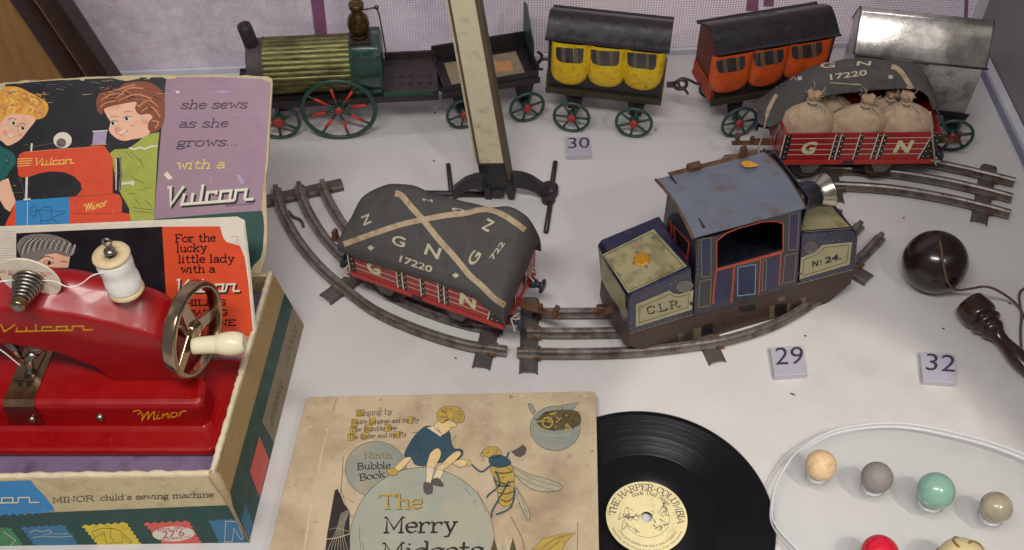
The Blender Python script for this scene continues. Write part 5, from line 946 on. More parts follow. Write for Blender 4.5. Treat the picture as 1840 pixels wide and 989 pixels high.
# ------------------------------------------------------------------ instruction leaflet
z2_ = Z(0, 390, 3.296); BP = plane3(ay(455, 655, 37.3), ay(440, 401, 41.0), ay(455, 655, 37.3) + Vector((-5, 0, 0)))
tbk = thing('instruction_leaflet', 'orange and black instruction leaflet standing between the sewing machine and the lid', 'leaflet', ay(240, 655, 37.3))
page = [(-60, 72), (410, 55), (1395, 12), (1440, 34), (1475, 330), (1508, 690), (1470, 880), (1440, 940), (-60, 1000)]
for k in range(3): mb = MB(); mb.slab([BP(x, y, -.07 * k) for x, y in z2_(*[(a + 3 * k, b - 4 * k) for a, b in page])], -BP.n * .03); pg = mb.build('page', tbk, i_wh) if k else mb.build('cover', tbk, i_wh); cov = pg if k == 0 else cov
mb = MB(); M = [i_nvy, i_orl, i_wh, i_k, i_gr, i_skin, i_chk, ink('ribbed page edges', sr(196, 188, 168), .6, .05, 2)]
P5 = lambda pts, mi, l, sm=0: mb.paint(BP, smooth(z2_(*pts), sm, True) if sm else z2_(*pts), mi, l)
P5([(96, 97), (520, 76), (960, 58), (1003, 420), (1012, 1000), (96, 1000)], 0, .006)
P5([(960, 58), (1302, 56), (1326, 130), (1345, 150), (1420, 170), (1450, 240), (1472, 400), (1500, 706), (1000, 726)], 1, .010)
P5([(1302, 54), (1350, 96), (1418, 164), (1345, 150), (1322, 120)], 2, .016); mb.line(BP, z2_((1370, 118), (1406, 116), (1408, 148)), .7, 4, .018)
P5([(1010, 726), (1500, 708), (1488, 820), (1455, 880), (1010, 900)], 6, .010)
for k in range(13): mb.line(BP, z2_((-40, 90 + k * 14), (94, 86 + k * 14)), 1.0, 7, .012)
P5([(105, 155), (150, 112), (240, 100), (330, 110), (400, 140), (440, 172), (440, 215), (400, 236), (330, 215), (270, 225), (220, 268), (140, 252), (108, 205)], 4, .014, 3)
for k in range(20):
    a = k / 19; x0 = 115 + 310 * a; mb.line(BP, smooth(z2_((x0, 230 - 40 * math.sin(a * 3)), (x0 + 20, 165 - 26 * math.sin(a * 3.1)), (x0 + 60 - 40 * a, 128 + 60 * a * a)), 3), .9 if k % 2 else 1.3, 2 if k % 2 else 3, .02)
P5([(222, 265), (270, 222), (330, 215), (416, 236), (404, 300), (280, 300)], 5, .012); mb.line(BP, z2_((255, 268), (285, 256), (318, 272), (290, 284), (258, 272)), 1.0, 3, .018); mb.paint(BP, ell(*z2_((292, 272))[0], 3.2, 3.0, 12), 3, .02); mb.line(BP, smooth(z2_((240, 246), (280, 232), (320, 248)), 4), 1.4, 3, .018); mb.line(BP, smooth(z2_((360, 266), (380, 262), (400, 270)), 4), 1.2, 3, .018)
for s, a, b, h in (('For the', (1038, 150), (1280, 144), 9.0), ('lucky', (1046, 208), (1230, 203), 9.0), ('little lady', (1056, 272), (1392, 268), 9.0), ('with a', (1070, 331), (1278, 328), 8.6), ("CHILD'S", (1040, 526), (1342, 522), 6.6), ('SEWING', (1044, 588), (1354, 582), 6.6), ('MACHINE', (1050, 648), (1400, 642), 6.6)): text(mb, BP, s, z2_(a)[0], z2_(b)[0], h, 2.3, 3, .018)
text(mb, BP, None, z2_((1040, 452))[0], z2_((1430, 446))[0], 15, 4.2, 3, .016, .2, gl=SCRIPT); text(mb, BP, None, z2_((1032, 444))[0], z2_((1420, 438))[0], 15, 3.6, 2, .022, .2, gl=SCRIPT)
print_sans(mb, BP, 'MADE IN ENGLAND', z2_((1240, 462))[0], z2_((1424, 458))[0], (0, -2), 3, .016)
mb.build('printed_picture', cov, M, fix=False)
# ------------------------------------------------------------------ the toy sewing machine
m_mred = mat('glossy red enamel', sr(154, 5, 7), .36, 0, .07, .8, coat=.22, bump=.05, chips=(sr(196, 90, 86), .745, 5))
m_chrome = mat('worn chrome', sr(176, 154, 126), .2, 1.0, .15, 1.2, bump=.08)
m_plate = mat('dull nickel plate', sr(160, 134, 100), .32, 1.0, .12, 1.5, bump=.15)
m_steel = mat('grey steel', sr(150, 144, 138), .28, 1.0, .1, 2)
m_ivory = mat('ivory plastic', sr(238, 228, 190), .35, 0, .04, 1, coat=.3)
i_goldm = ink('gilt transfer', sr(222, 160, 34), .4, .12, 3)
tm = thing('sewing_machine', 'glossy red toy sewing machine with chrome handwheel and ivory crank knob', 'sewing machine', (-20, 34, 4.75))
YF, DZ = 34.1, 7.2
xr0 = az(389, 818, 5.0).x; XL = -33.0
sk0 = az(200, 822, 4.75).y
mb = MB()
foot = [(XL, sk0), (xr0 - .25, sk0), (xr0 + .02, sk0 + .3), (xr0 + .55, sk0 + 5.6), (xr0 + .3, sk0 + 6.0), (XL, sk0 + 6.0)]
mb.slab([Vector((a, b, 4.74)) for a, b in foot], (0, 0, .58)); base = mb.build('base', tm, m_mred, bevel=.22, seg=4)
fy_ = az(200, 768, 5.3).y; xr1 = -15.75
ring = lambda d, z: [Vector((a, b, z)) for a, b in ((XL, fy_ - d), (xr1 - .3 + d * .5, fy_ - d), (xr1 + d * .6, fy_ + .3 - d * .5), (xr1 + d, fy_ + 1.6), (-16.9 + d, fy_ + 2.6), (-16.9 + d, sk0 + 5.7), (XL, sk0 + 5.7))]
mb = MB(); mb.rings([ring(.35, 5.25), ring(.06, 5.5), ring(0, 5.8), ring(-.08, 6.9), ring(-.2, 7.12), ring(-.45, DZ)], 0, False); deck = mb.build('deck', tm, m_mred, bevel=.1, seg=3)
# arm and column: cross-sections along x
def crease(x): return [(-33, 13.05), (-28.6, 13.05), (-26, 13.05), (-23, 12.95), (-21.2, 12.5), (-19.6, 11.9), (-18.3, 11.3), (-17.3, 10.7), (-16.95, 10.2)]
def interp(T, x):
    for (x0, y0), (x1, y1) in zip(T, T[1:]):
        if x0 <= x <= x1: t = (x - x0) / (x1 - x0); t = t * t * (3 - 2 * t) * .5 + t * .5; return y0 + (y1 - y0) * t
    return T[-1][1] if x > T[-1][0] else T[0][1]
CT = crease(0); RT = [(-33, 14.05), (-28, 14.05), (-24, 13.95), (-21.5, 13.6), (-19.6, 13.0), (-18.2, 12.3), (-17.2, 11.6), (-16.95, 11.0)]
BT = [(-33, 10.5), (-26.5, 10.5), (-25.0, 10.3), (-23.0, 9.7), (-21.4, 8.6), (-20.4, 7.15), (-16.9, 7.1)]
R = []
for k in range(60):
    x = -33 + 16.1 * k / 59; zc, zr, zb_ = interp(CT, x), interp(RT, x), interp(BT, x); e = max(0, (x + 17.4) / .5) if x > -17.4 else 0
    yf, yb = YF + .25 * e, 36.5 - .25 * e
    R.append([Vector((x, a, b)) for a, b in ((yf, zb_), (yf - .0, (zb_ + zc) / 2), (yf, zc - .18), (yf + .06, zc - .06), (yf + .2, zc + .04), (yf + .6, zc + .3 * (zr - zc)), (yf + 1.2, zc + .75 * (zr - zc)), (yf + 1.7, zr), (yb - .35, zr - .08), (yb - .1, zr - .3), (yb, zr - .8), (yb, zb_))])
mb = MB(); mb.rings(R, 0, True); arm = mb.build('arm', tm, m_mred); arm.modifiers.new('split', 'EDGE_SPLIT').split_angle = math.radians(50)
FA = Plane((0, YF, 0), (0, 1, 0)); z8 = Z(0, 560, 4.122); mb = MB()
text(mb, FA, None, z8((-16, 150))[0], z8((690, 134))[0], 8.6, 2.7, 0, .012, gl=SCRIPT); mb.build('lettering', arm, i_goldm, fix=False)
FD = Plane((0, fy_ + .02, 0), (0, 1, 0)); skd = Skin((lambda m: (m.rings([ring(.35, 5.25), ring(.06, 5.5), ring(0, 5.8), ring(-.08, 6.9), ring(-.2, 7.12), ring(-.45, DZ)], 0, False), m)[1])(MB())); mb = MB()
text(mb, skd, None, zb((790, 246))[0], zb((1070, 212))[0], 10, 2.2, 0, .03, .1, gl=MINOR); mb.line(skd, smooth(zb((765, 190), (800, 182), (815, 200)), 4), 2, 0, .03); mb.build('lettering', deck, i_goldm, fix=False)
for x, y in ((575, 222),): mb = MB(); mb.ball(skd(*zb((x, y))[0], .0), .24, 14, 10, 0, .9); mb.build('screw', deck, m_steel)
# needle plate folded over the deck's front edge
q_ = lambda x, y, z: az(*z8((x, y))[0], z)
mb = MB(); a, b, c_, d = q_(195, 250, DZ + .03), q_(410, 260, DZ + .03), q_(255, 655, DZ + .03), q_(30, 655, DZ + .03)
mb.slab([a, b, c_, d], (0, 0, .05)); mb.slab([d + Vector((0, -.02, .05)), c_ + Vector((0, -.02, .05)), c_ + Vector((.03, -.3, -.25)), d + Vector((0, -.3, -.25))], (0, 0, .05)); npl = mb.build('needle_plate', tm, m_plate)
e0, e1 = d + Vector((0, -.32, -.2)), c_ + Vector((.03, -.32, -.2)); mb = MB(); f0 = Vector((e0.x - .1, fy_ - .05, 5.75)); f1 = Vector((e1.x + .15, fy_ - .05, 5.75)); mb.slab([e0, e1, f1, f0], (0, -.06, 0)); fpn = mb.build('front_plate', tm, mat('nickel painted red reflection', sr(126, 60, 54), .22, .8, .2, 1));  # red of the enamel reflected in the nickel, put into its colour
mb = MB(); mb.ball(f0.lerp(f1, .75) + Vector((0, -.08, .5)), .2, 12, 8); mb.build('screw', fpn, m_steel)
NP = Plane(a + Vector((0, 0, .06)), (0, 0, 1)); mb = MB(); mb.line(NP, z8((348, 290), (300, 390), (232, 540)), 1.6, 0, .01); mb.line(NP, z8((105, 512), (240, 516)), 1.4, 0, .01)
for x in (150, 212): mb.paint(NP, ell(*z8((x, 540))[0], 4, 4.4, 10), 0, .01)
mb.paint(NP, z8((190, 430), (240, 420), (200, 500), (170, 500)), 0, .008); mb.build('slot', npl, ink('dark slot', sr(36, 28, 22), .5), fix=False)
mb = MB(); n0 = ay(*z8((55, 215))[0], 34.6); n1 = q_(212, 412, DZ + .5); mb.tube([n0, n0.lerp(n1, .5), n0.lerp(n1, .52), n1], [.24, .24, .12, .1], 12); mb.build('needle_bar', tm, m_steel)
mb = MB(); h0 = ay(*z8((280, 215))[0], 34.9); h1 = ay(*z8((262, 300))[0], 34.6); mb.tube([h0, h0.lerp(h1, .6), h1], [.55, .5, .3], 14); mb.tube([h1, ay(*z8((210, 350))[0], 34.4), q_(225, 420, DZ + .2), q_(215, 470, DZ + .12)], [.28, .24, .2, .12], 10); mb.build('presser_foot', tm, m_steel)
mb = MB(); mb.tube(smooth([tuple(ay(*z8(pt)[0], 34.0)) for pt in ((-20, 270), (40, 310), (100, 360), (150, 400))], 4), .035, 6); mb.build('needle_thread', tm, mat('white cotton', sr(244, 240, 230), .8, 0, .05, 8))
# thread tension: washer, spring and nut on a stud
wc = ay(55, 499, 35.0); fwd = Vector((-.06, -1, -.02)).normalized()
tnn = MB(); tnn.lathe(wc, fwd, [(-.5, .25), (1.9, .22)], 14); tnn.lathe(wc - fwd * .3, fwd, [(0, 1.0), (.15, 1.0)], 24); tsn = tnn.build('tension_stud', tm, m_steel)
mb = MB(); mb.lathe(wc, fwd, [(0, 1.42), (.05, 1.45), (.1, 1.42)], 44); wsh = mb.build('tension_washer', tm, ink('washer card', sr(232, 218, 192), .6, .04, 2))
WP = Plane(wc + fwd * .105, fwd); mb = MB(); wx = Vector((1, 0, 0)); wy = fwd.cross(wx) * -1; wy = Vector((0, 0, 1))
def ringtext(mb_, S, s, r, a0, a1, h, mi, l, bold=.0):
    V, F = sans(s, bold); x0 = min(v[0] for v in V); x1 = max(v[0] for v in V); hh = max(v[1] for v in V); P = []
    for x, y in V: t = a0 + (a1 - a0) * (x - x0) / (x1 - x0); rr_ = r + h * y / hh; P.append((rr_ * math.cos(t), rr_ * math.sin(t)))
    mb_.add([S(x, y, l) for x, y in P], F, mi)
SWs = lambda x, y, l=0.0: wc + fwd * (.1 + l) + Vector((1, -.06, 0)) * x + Vector((0, 0, 1)) * y
ringtext(mb, SWs, 'THREAD COTTON THRU', 1.1, math.radians(165), math.radians(20), .24, 0, .012, .01); ringtext(mb, SWs, 'BETWEEN  WASHER', .78, math.radians(165), math.radians(15), .22, 0, .012, .01)
mb.build('lettering', wsh, ink('washer red', sr(190, 70, 50), .6), fix=False)
mb = MB(); P = []
for k in range(100): t = k / 99; ang = t * 2 * math.pi * 6.5; rr_ = .7 - .36 * t; P.append(wc + fwd * (.2 + 1.15 * t) + Vector((rr_ * math.cos(ang), 0, rr_ * math.sin(ang))))
mb.tube(P, .085, 7); mb.build('tension_spring', tm, m_steel)
mb = MB(); mb.lathe(wc + fwd * 1.35, fwd, [(0, .3), (.1, .37), (.42, .37), (.5, .32), (.5, .2), (.4, .15)], 24); mb.build('tension_nut', tm, m_plate)
# handwheel with crank knob, facing right
hw = Vector((-16.1, 35.2, 10.05)); ax = Vector((.965, -.26, .03)).normalized(); RW = 2.5
mb = MB(); mb.lathe(hw, ax, [(-.36, RW - .24), (-.36, RW - .04), (-.26, RW + .05), (.26, RW + .05), (.34, RW - .06), (.34, RW - .26), (.24, RW - .31), (-.26, RW - .31), (-.36, RW - .24)], 72, caps=False)
mb.lathe(hw, ax, [(-.9, .4), (-.5, .5), (.18, .5), (.26, .42), (.3, .2)], 24)
for an in (95, 205, 335):
    yv = Vector((0, 0, 1)).cross(ax).normalized(); d_ = yv * math.cos(math.radians(an)) + Vector((0, 0, 1)) * math.sin(math.radians(an)); sd = ax.cross(d_)
    mb.slab([hw + d_ * .4 + sd * .42 + ax * -.1, hw + d_ * .4 - sd * .42 + ax * -.1, hw + d_ * (RW - .2) - sd * .3 + ax * -.1, hw + d_ * (RW - .2) + sd * .3 + ax * -.1], ax * .16)
hwl = mb.build('handwheel', tm, m_chrome, bevel=.03); hwl.modifiers.new('split', 'EDGE_SPLIT').split_angle = math.radians(40)
kc = Vector((-16.1, 34.55, 9.55)); kd = Vector((1, .05, .04)); mb = MB(); mb.lathe(kc, kd, smooth([(0, .1), (.0, .4), (.1, .44), (1.1, .47), (1.25, .5), (1.5, .58), (1.95, .62), (2.3, .57), (2.55, .45), (2.6, .36), (2.52, .05)], 3), 32); mb.build('crank_knob', hwl, m_ivory)
# spool pin and the reel on it
sp0 = ay(228, 523, 35.1); sax = Vector((-.05, .04, 1)).normalized()
mb = MB(); mb.lathe(sp0 + sax * -.4, sax, [(0, .2), (2.95, .2), (2.95, .28), (3.2, .26), (3.25, .1)], 16); tp = sp0 + sax * 2.98
mb.tube([tp + Vector((.2 * math.cos(a), .1, .22 + .24 * math.sin(a))) for a in [2 * math.pi * k / 12 for k in range(12)]], .06, 6, closed=True); mb.build('spool_pin', tm, m_steel)
trl = thing('thread_reel', 'wooden reel of white cotton on the pin of the red sewing machine', 'thread reel', sp0)
mb = MB(); mb.lathe(sp0, sax, [(0, .28), (0, .8), (.1, .88), (.28, .8), (.4, .5), (2.15, .5), (2.3, .8), (2.44, .9), (2.56, .85), (2.56, .36), (2.3, .3), (.1, .28)], 40, caps=False); mb.build('reel', trl, mat('pale reel wood', sr(220, 196, 152), .5, 0, .08, 2, bump=.1), smooth_all=False)
mb = MB(); P = []
for k in range(700): t = k / 699; ang = t * 2 * math.pi * 26; r_ = .77 + .025 * math.sin(t * 9) ; P.append(sp0 + sax * (.38 + 1.85 * (t if True else 0)) + (sax.orthogonal().normalized() * math.cos(ang) + sax.cross(sax.orthogonal().normalized()) * math.sin(ang)) * r_)
mb.tube(P, .06, 6); mb.lathe(sp0, sax, [(.34, .76), (2.25, .76)], 32); mb.build('cotton', trl, mat('white cotton', sr(244, 240, 230), .8))
mb = MB(); pts = [tuple(ay(*z2_(pt)[0], yy)) for pt, yy in (((610, 330), 34.4), ((545, 348), 34.2), ((490, 390), 34.1), ((430, 415), 34.1), ((380, 408), 34.1), ((330, 382), 34.3), ((250, 376), 34.6))]
mb.tube(smooth(pts, 5), .028, 6); pts = [tuple(ay(*z2_(pt)[0], yy)) for pt, yy in (((90, 374), 34.6), ((40, 378), 34.3), ((-60, 392), 34.0))]; mb.tube(smooth(pts, 4), .04, 6); mb.build('loose_thread', trl, mat('white cotton', sr(244, 240, 230)))
# ================================================================== BOOK AND RECORD
m_cover = mat('stained buff cover', sr(202, 181, 148), .7, 0, .08, .35, bump=.12, dirt=(sr(164, 138, 108), .5, .26), chips=(sr(226, 204, 172), .72, .9), bscale=8)
m_pages = mat('book page block', sr(190, 166, 128), .85, 0, .15, 3, stretch=(.2, .2, 3))
m_edge = mat('rubbed cover edge', sr(150, 116, 80), .8, 0, .2, 2)
zk = Z(470, 690, 2.968); ZB = .85; KP = Plane((0, 0, ZB), (0, 0, 1))
c4 = [az(550, 713, ZB), az(1071, 703, ZB), az(1078, 1060, ZB), az(466, 1060, ZB)]
tk = thing('song_book', 'stained buff picture book cover with a child on a bubble and a fly', 'book', (c4[0] + c4[2]) / 2 * 1.0 - Vector((0, 0, ZB)))
def rnd_quad(c, r):
    out = []
    for i in range(4):
        a, b, d = c[i - 1], c[i], c[(i + 1) % 4]; u = (a - b).normalized(); v = (d - b).normalized()
        for t in (0, .3, .6, 1): out.append(b + u * r * (1 - t) ** 2 + v * r * t ** 2)
    return out
mb = MB(); mb.slab(rnd_quad(c4, .35), (0, 0, -.16)); cvr = mb.build('front_cover', tk, m_cover, bevel=.05)
mb = MB(); ctr = sum(c4, Vector()) / 4; mb.slab([ctr + (p_ - ctr) * .985 + Vector((0, 0, -.17)) for p_ in c4], (0, 0, -.4)); mb.build('page_block', tk, m_pages)
mb = MB(); mb.slab(rnd_quad([p_ + Vector((.02, 0, -.66)) for p_ in c4], .35), (0, 0, -.16)); mb.build('back_cover', tk, m_cover, bevel=.05)
mb = MB()
mb.tube([KP(*p_, -.045) for p_ in zk((400, 75), (330, 330), (280, 560), (225, 890))], .07, 6)
mb.build('joint_groove', cvr, mat('faded joint', sr(214, 190, 152), .75))
mb = MB(); M = [ink('bubble grey', sr(166, 168, 150), .7, .08, .6, dirt=(sr(188, 170, 138), .4, .4)), ink('small bubble grey', sr(146, 150, 138), .7, .1, .8, dirt=(sr(176, 158, 126), .4, .6)), ink('outline brown', sr(70, 58, 48), .7), ink('ochre', sr(188, 158, 76), .7, .12, 2), ink('slate blue', sr(52, 80, 92), .7, .12, 1.5), ink('cream skin', sr(226, 196, 140), .7, .05, 2), ink('dark olive', sr(92, 82, 48), .7, .25, 2), ink('warm black', sr(50, 40, 38), .7, .1, 2), ink('pale wing', sr(178, 170, 142), .7), ink('shoe grey', sr(92, 82, 78), .7), ink('cream sock', sr(222, 204, 168), .7)]
BG, SG, OB, OC, SB, CS, DO, WB, PW, SH, SO = range(11); i_st = [ink('cover stain a', sr(180, 158, 126), .75, .1, 2), ink('cover stain b', sr(164, 140, 108), .75, .1, 2), ink('cover scuff', sr(214, 192, 160), .75, .1, 2)]; M += i_st
def k_(pts, mi, l, sm=0, out=None):
    q_ = zk(*pts); q_ = smooth(q_, sm, True) if sm else q_; mb.paint(KP, q_, mi, l)
    if out: mb.line(KP, q_, out, OB, l + .002, True)
def kl(pts, wd, mi=OB, l=.05, sm=3): q_ = zk(*pts); mb.line(KP, smooth(q_, sm) if sm else q_, wd, mi, l)
mb.paint(KP, ell(*zk((610, 456))[0], 55, 50, 48), SG, .006); mb.line(KP, ell(*zk((610, 456))[0], 55, 50, 48), .8, OB, .01, True)
k_([(390, 570), (405, 560), (425, 600), (440, 640), (470, 680), (470, 890), (340, 890), (350, 800)], WB, .012); kl([(436, 385), (432, 480), (420, 600)], .7); kl([(430, 600), (500, 640)], .6); kl([(425, 560), (440, 620), (480, 720)], .6)
for k in range(7): kl([(425 + 8 * k, 690 - 4 * k), (400 + 6 * k, 780), (352 + 18 * k, 890)], .8, PW, .02)
kl([(345, 830), (400, 822), (475, 800)], 1.0, SO, .022); kl([(360, 780), (400, 770), (470, 790)], .7, PW, .022)
mb.paint(KP, ell(*zk((856, 842))[0], 130, 133, 72), BG, .016); mb.line(KP, ell(*zk((856, 842))[0], 130, 133, 72), .9, OB, .02, True)
for pts in (((1085, 560), (1120, 600)), ((1135, 620), (1140, 650)), ((1150, 570), (1200, 690)), ((530, 880), (520, 800), (525, 760)), ((545, 890), (540, 840))): kl(pts, .7, OB, .022, 0)
# pot of bees, upper right
mb.paint(KP, ell(*zk((1566, 238))[0], 45, 40, 40), SG, .01); mb.line(KP, ell(*zk((1566, 238))[0], 45, 40, 40), .8, OB, .014, True); k_([(1420, 105), (1440, 108), (1462, 145), (1450, 165), (1430, 140)], SG, .012, 0, .8); k_([(1600, 115), (1690, 100), (1660, 140), (1605, 140)], SG, .018, 0, .8)
k_([(1470, 190), (1520, 150), (1600, 140), (1690, 150), (1700, 215), (1640, 240), (1540, 250), (1480, 225)], DO, .02, 3)
rnd = random.Random(11)
for k in range(26): x, y = rnd.uniform(1480, 1680), rnd.uniform(160, 238); kl([(x, y), (x + rnd.uniform(-26, 26), y + rnd.uniform(-22, 22)), (x + rnd.uniform(-30, 30), y + rnd.uniform(-16, 16))], rnd.uniform(.8, 2.4), (OC, WB, OC, DO)[k % 4], .026 + .0004 * k)
kl([(1440, 225), (1500, 270), (1600, 275), (1690, 240)], 1.6, BG, .02); kl([(1500, 330), (1560, 345), (1620, 330)], 1.2, PW, .02); mb.line(KP, ell(*zk((1525, 208))[0], 9, 9, 18), 2.4, OC, .04, True)
# the child
k_([(760, 385), (800, 300), (850, 245), (890, 225), (950, 245), (1000, 255), (1010, 300), (1025, 345), (1065, 350), (1075, 375), (1040, 410), (960, 420), (880, 440), (820, 432), (800, 400)], SB, .03, 3, .8)
k_([(945, 195), (965, 185), (1010, 190), (1030, 205), (1040, 228), (1010, 235), (1000, 250), (965, 275), (945, 250), (915, 235)], CS, .036, 3, .7); k_([(935, 170), (960, 130), (1010, 122), (1060, 135), (1082, 175), (1070, 205), (1035, 210), (1000, 195), (970, 212), (945, 200)], OC, .042, 3, .8)
for pts in (((960, 150), (990, 165), (985, 200)), ((1010, 135), (1030, 165), (1015, 195)), ((1050, 145), (1065, 180), (1050, 205))): kl(pts, .6, OB, .048)
k_([(905, 365), (940, 345), (958, 370), (945, 410), (920, 450), (880, 450), (890, 400)], CS, .04, 3, .7); k_([(1010, 380), (1045, 360), (1065, 375), (1030, 415), (985, 450), (945, 480), (930, 455), (970, 420)], CS, .038, 3, .7)
k_([(880, 445), (922, 448), (912, 500), (900, 535), (876, 530)], SO, .044, 0, .6); k_([(935, 455), (975, 470), (945, 520), (910, 515)], SO, .042, 0, .6)
k_([(865, 535), (880, 528), (910, 540), (912, 580), (890, 592), (868, 580)], SH, .05, 3, .7); k_([(910, 515), (940, 505), (968, 535), (965, 550), (930, 545), (908, 535)], SH, .05, 3, .7)
k_([(760, 400), (800, 395), (775, 430), (740, 465), (715, 470), (710, 450)], CS, .044, 3, .7); k_([(665, 460), (700, 455), (730, 470), (715, 490), (685, 488)], OC, .05, 3, .7); k_([(1020, 425), (1060, 405), (1100, 415), (1085, 440), (1050, 445)], CS, .044, 3, .7); kl([(800, 265), (830, 260), (840, 272)], .8)
k_([(880, 235), (915, 228), (965, 275), (955, 285)], SO, .04, 0, .6)
# the fly with a top hat
k_([(1180, 360), (1215, 338), (1260, 342), (1278, 375), (1255, 395), (1215, 395), (1190, 385)], OC, .04, 3, .8); k_([(1215, 395), (1270, 380), (1320, 405), (1325, 435), (1260, 450), (1220, 430)], SB, .042, 3, .7); k_([(1225, 440), (1320, 430), (1350, 480), (1345, 560), (1350, 620), (1310, 655), (1270, 640), (1255, 560), (1235, 500)], OC, .036, 3, .8)
for pts in (((1240, 470), (1290, 480), (1340, 470)), ((1250, 520), (1300, 535), (1345, 520)), ((1260, 580), (1300, 590), (1345, 575)), ((1275, 620), (1310, 630), (1340, 610))): kl(pts, 2.4, DO, .044)
for pts in (((1230, 430), (1180, 470), (1150, 460), (1118, 430)), ((1290, 400), (1310, 390), (1318, 365)), ((1250, 470), (1270, 540), (1215, 590), (1200, 610)), ((1320, 520), (1270, 610), (1230, 680), (1228, 715)), ((1350, 560), (1330, 660), (1250, 700)), ((1240, 500), (1260, 545), (1330, 545))): kl(pts, 3.0, SB, .05)
k_([(1335, 365), (1365, 348), (1395, 330), (1412, 345), (1405, 375), (1380, 392), (1355, 385)], SH, .05, 0, .8); kl([(1105, 400), (1118, 430), (1090, 445)], 2.0, OC, .052)
for pts in (((1325, 435), (1420, 480), (1540, 515), (1605, 550), (1560, 575), (1460, 570), (1380, 520)), ((1345, 540), (1400, 620), (1430, 690), (1420, 730), (1380, 650))): k_(list(pts), PW, .028, 3, .9)
for pts in (((1335, 445), (1450, 510), (1595, 550)), ((1360, 490), (1460, 540), (1560, 570)), ((1355, 555), (1400, 640), (1420, 720))): kl(pts, .6, OB, .036)
k_([(1440, 886), (1500, 830), (1580, 805), (1675, 795), (1620, 850), (1600, 892)], OC, .02, 0, .7); kl([(1500, 880), (1560, 830), (1650, 805)], .7); kl([(1530, 886), (1590, 840)], .7); kl([(1686, 740), (1684, 890)], .7)
for x in (1290, 1340, 1240): k_([(x - 18, 890), (x, 780 + (x % 50)), (x + 20, 890)], DO if x != 1290 else PW, .018)
kl([(1330, 710), (1390, 830), (1400, 890)], 1.0, DO)
# lettering
for x, y, w2 in ((505, 140, 42), (480, 190, 36), (575, 183, 34), (780, 178, 32), (472, 230, 36), (555, 222, 34), (658, 220, 34), (460, 268, 38), (535, 262, 36), (705, 256, 38)): k_([(x, y), (x + w2, y - 2), (x + w2 - 2, y + 34), (x - 2, y + 36)], OC, .022, 0, .5)
for s, a, b, h in (('Singing by', (508, 172), (700, 162), 6.2), ('Daddy Longlegs and the Fly', (484, 216), (840, 205), 4.8), ('The Bumble Bee', (476, 256), (722, 246), 4.8), ('The Spider and the Fly', (464, 296), (774, 282), 4.8)): text(mb, KP, s, zk(a)[0], zk(b)[0], h, 1.0, WB, .032, .1, (.6, .4))
text(mb, KP, 'Ninth', zk((546, 398))[0], zk((698, 396))[0], 6.6, 1.6, WB, .03, 0); text(mb, KP, 'Ninth', zk((545, 397))[0], zk((697, 395))[0], 6.6, .8, OC, .036, 0)
text(mb, KP, 'Bubble', zk((510, 458))[0], zk((690, 452))[0], 7.4, 2.0, WB, .03, 0, (.6, .35)); text(mb, KP, 'Book', zk((524, 518))[0], zk((664, 498))[0], 7.6, 2.0, WB, .03, 0, (.6, .35))
text(mb, KP, 'The', zk((628, 668))[0], zk((862, 666))[0], 16.2, 5.2, WB, .03, 0, (.5, .5)); text(mb, KP, 'The', zk((626, 667))[0], zk((860, 665))[0], 16.2, 3.8, OC, .038, 0, (.5, .5))
text(mb, KP, 'Merry', zk((650, 796))[0], zk((1048, 792))[0], 18, 4.8, WB, .03, .05, (.5, .4)); text(mb, KP, 'Midgets', zk((640, 942))[0], zk((1186, 932))[0], 20, 5.0, WB, .03, .05, (.5, .4))
rnd = random.Random(31)
for k in range(240):
    e_ = rnd.random(); x, y = rnd.uniform(110, 1790), rnd.uniform(40, 880)
    if e_ < .3: y = 45 + abs(rnd.gauss(0, 16))
    elif e_ < .5: x = 1790 - abs(rnd.gauss(0, 18))
    elif e_ < .7: x = 235 - .215 * (y - 60) + abs(rnd.gauss(0, 26))
    r_ = rnd.uniform(2, 9) if k % 5 else rnd.uniform(8, 24); n_ = 11
    if x < 262 - .215 * (y - 60) + r_ * 1.5 or x > 1780 - r_ * 1.5 or y < 70 - .0185 * (x - 250) + r_ * 1.5: continue
    k_([(x + r_ * rnd.uniform(.5, 1.5) * math.cos(6.28 * j / n_), y + r_ * .8 * rnd.uniform(.5, 1.4) * math.sin(6.28 * j / n_)) for j in range(n_)], M.index(i_st[k % 3]), .003 + .00001 * k)
for k in range(40):
    t_ = rnd.random(); a_ = rnd.uniform(1.0, 2.4); cx, cy = 1010, 168; kl([(cx + 60 * math.cos(6.28 * t_) * .5, cy + 40 * math.sin(6.28 * t_) * .5), (cx + 66 * math.cos(6.28 * t_ + .3), cy + 44 * math.sin(6.28 * t_ + .3) * .9)], .4, DO, .046 + .0002 * k, 0)
for k in range(30): x, y = rnd.uniform(800, 1040), rnd.uniform(270, 420); kl([(x, y), (x - 10, y + 16), (x - 14, y + 34)], .5, WB, .034 + .0002 * k, 2)
for k in range(40): x, y = rnd.uniform(1240, 1340), rnd.uniform(440, 640); kl([(x, y), (x + 12, y + 5)], .6, DO, .048 + .0002 * k, 0)
kl([(1195, 372), (1215, 368)], 1.0); kl([(1205, 352), (1212, 358)], 1.4, WB); kl([(1180, 360), (1168, 382), (1185, 392)], .8); kl([(1230, 385), (1250, 370), (1262, 352)], .7)
mb.build('printed_picture', cvr, M, fix=False)
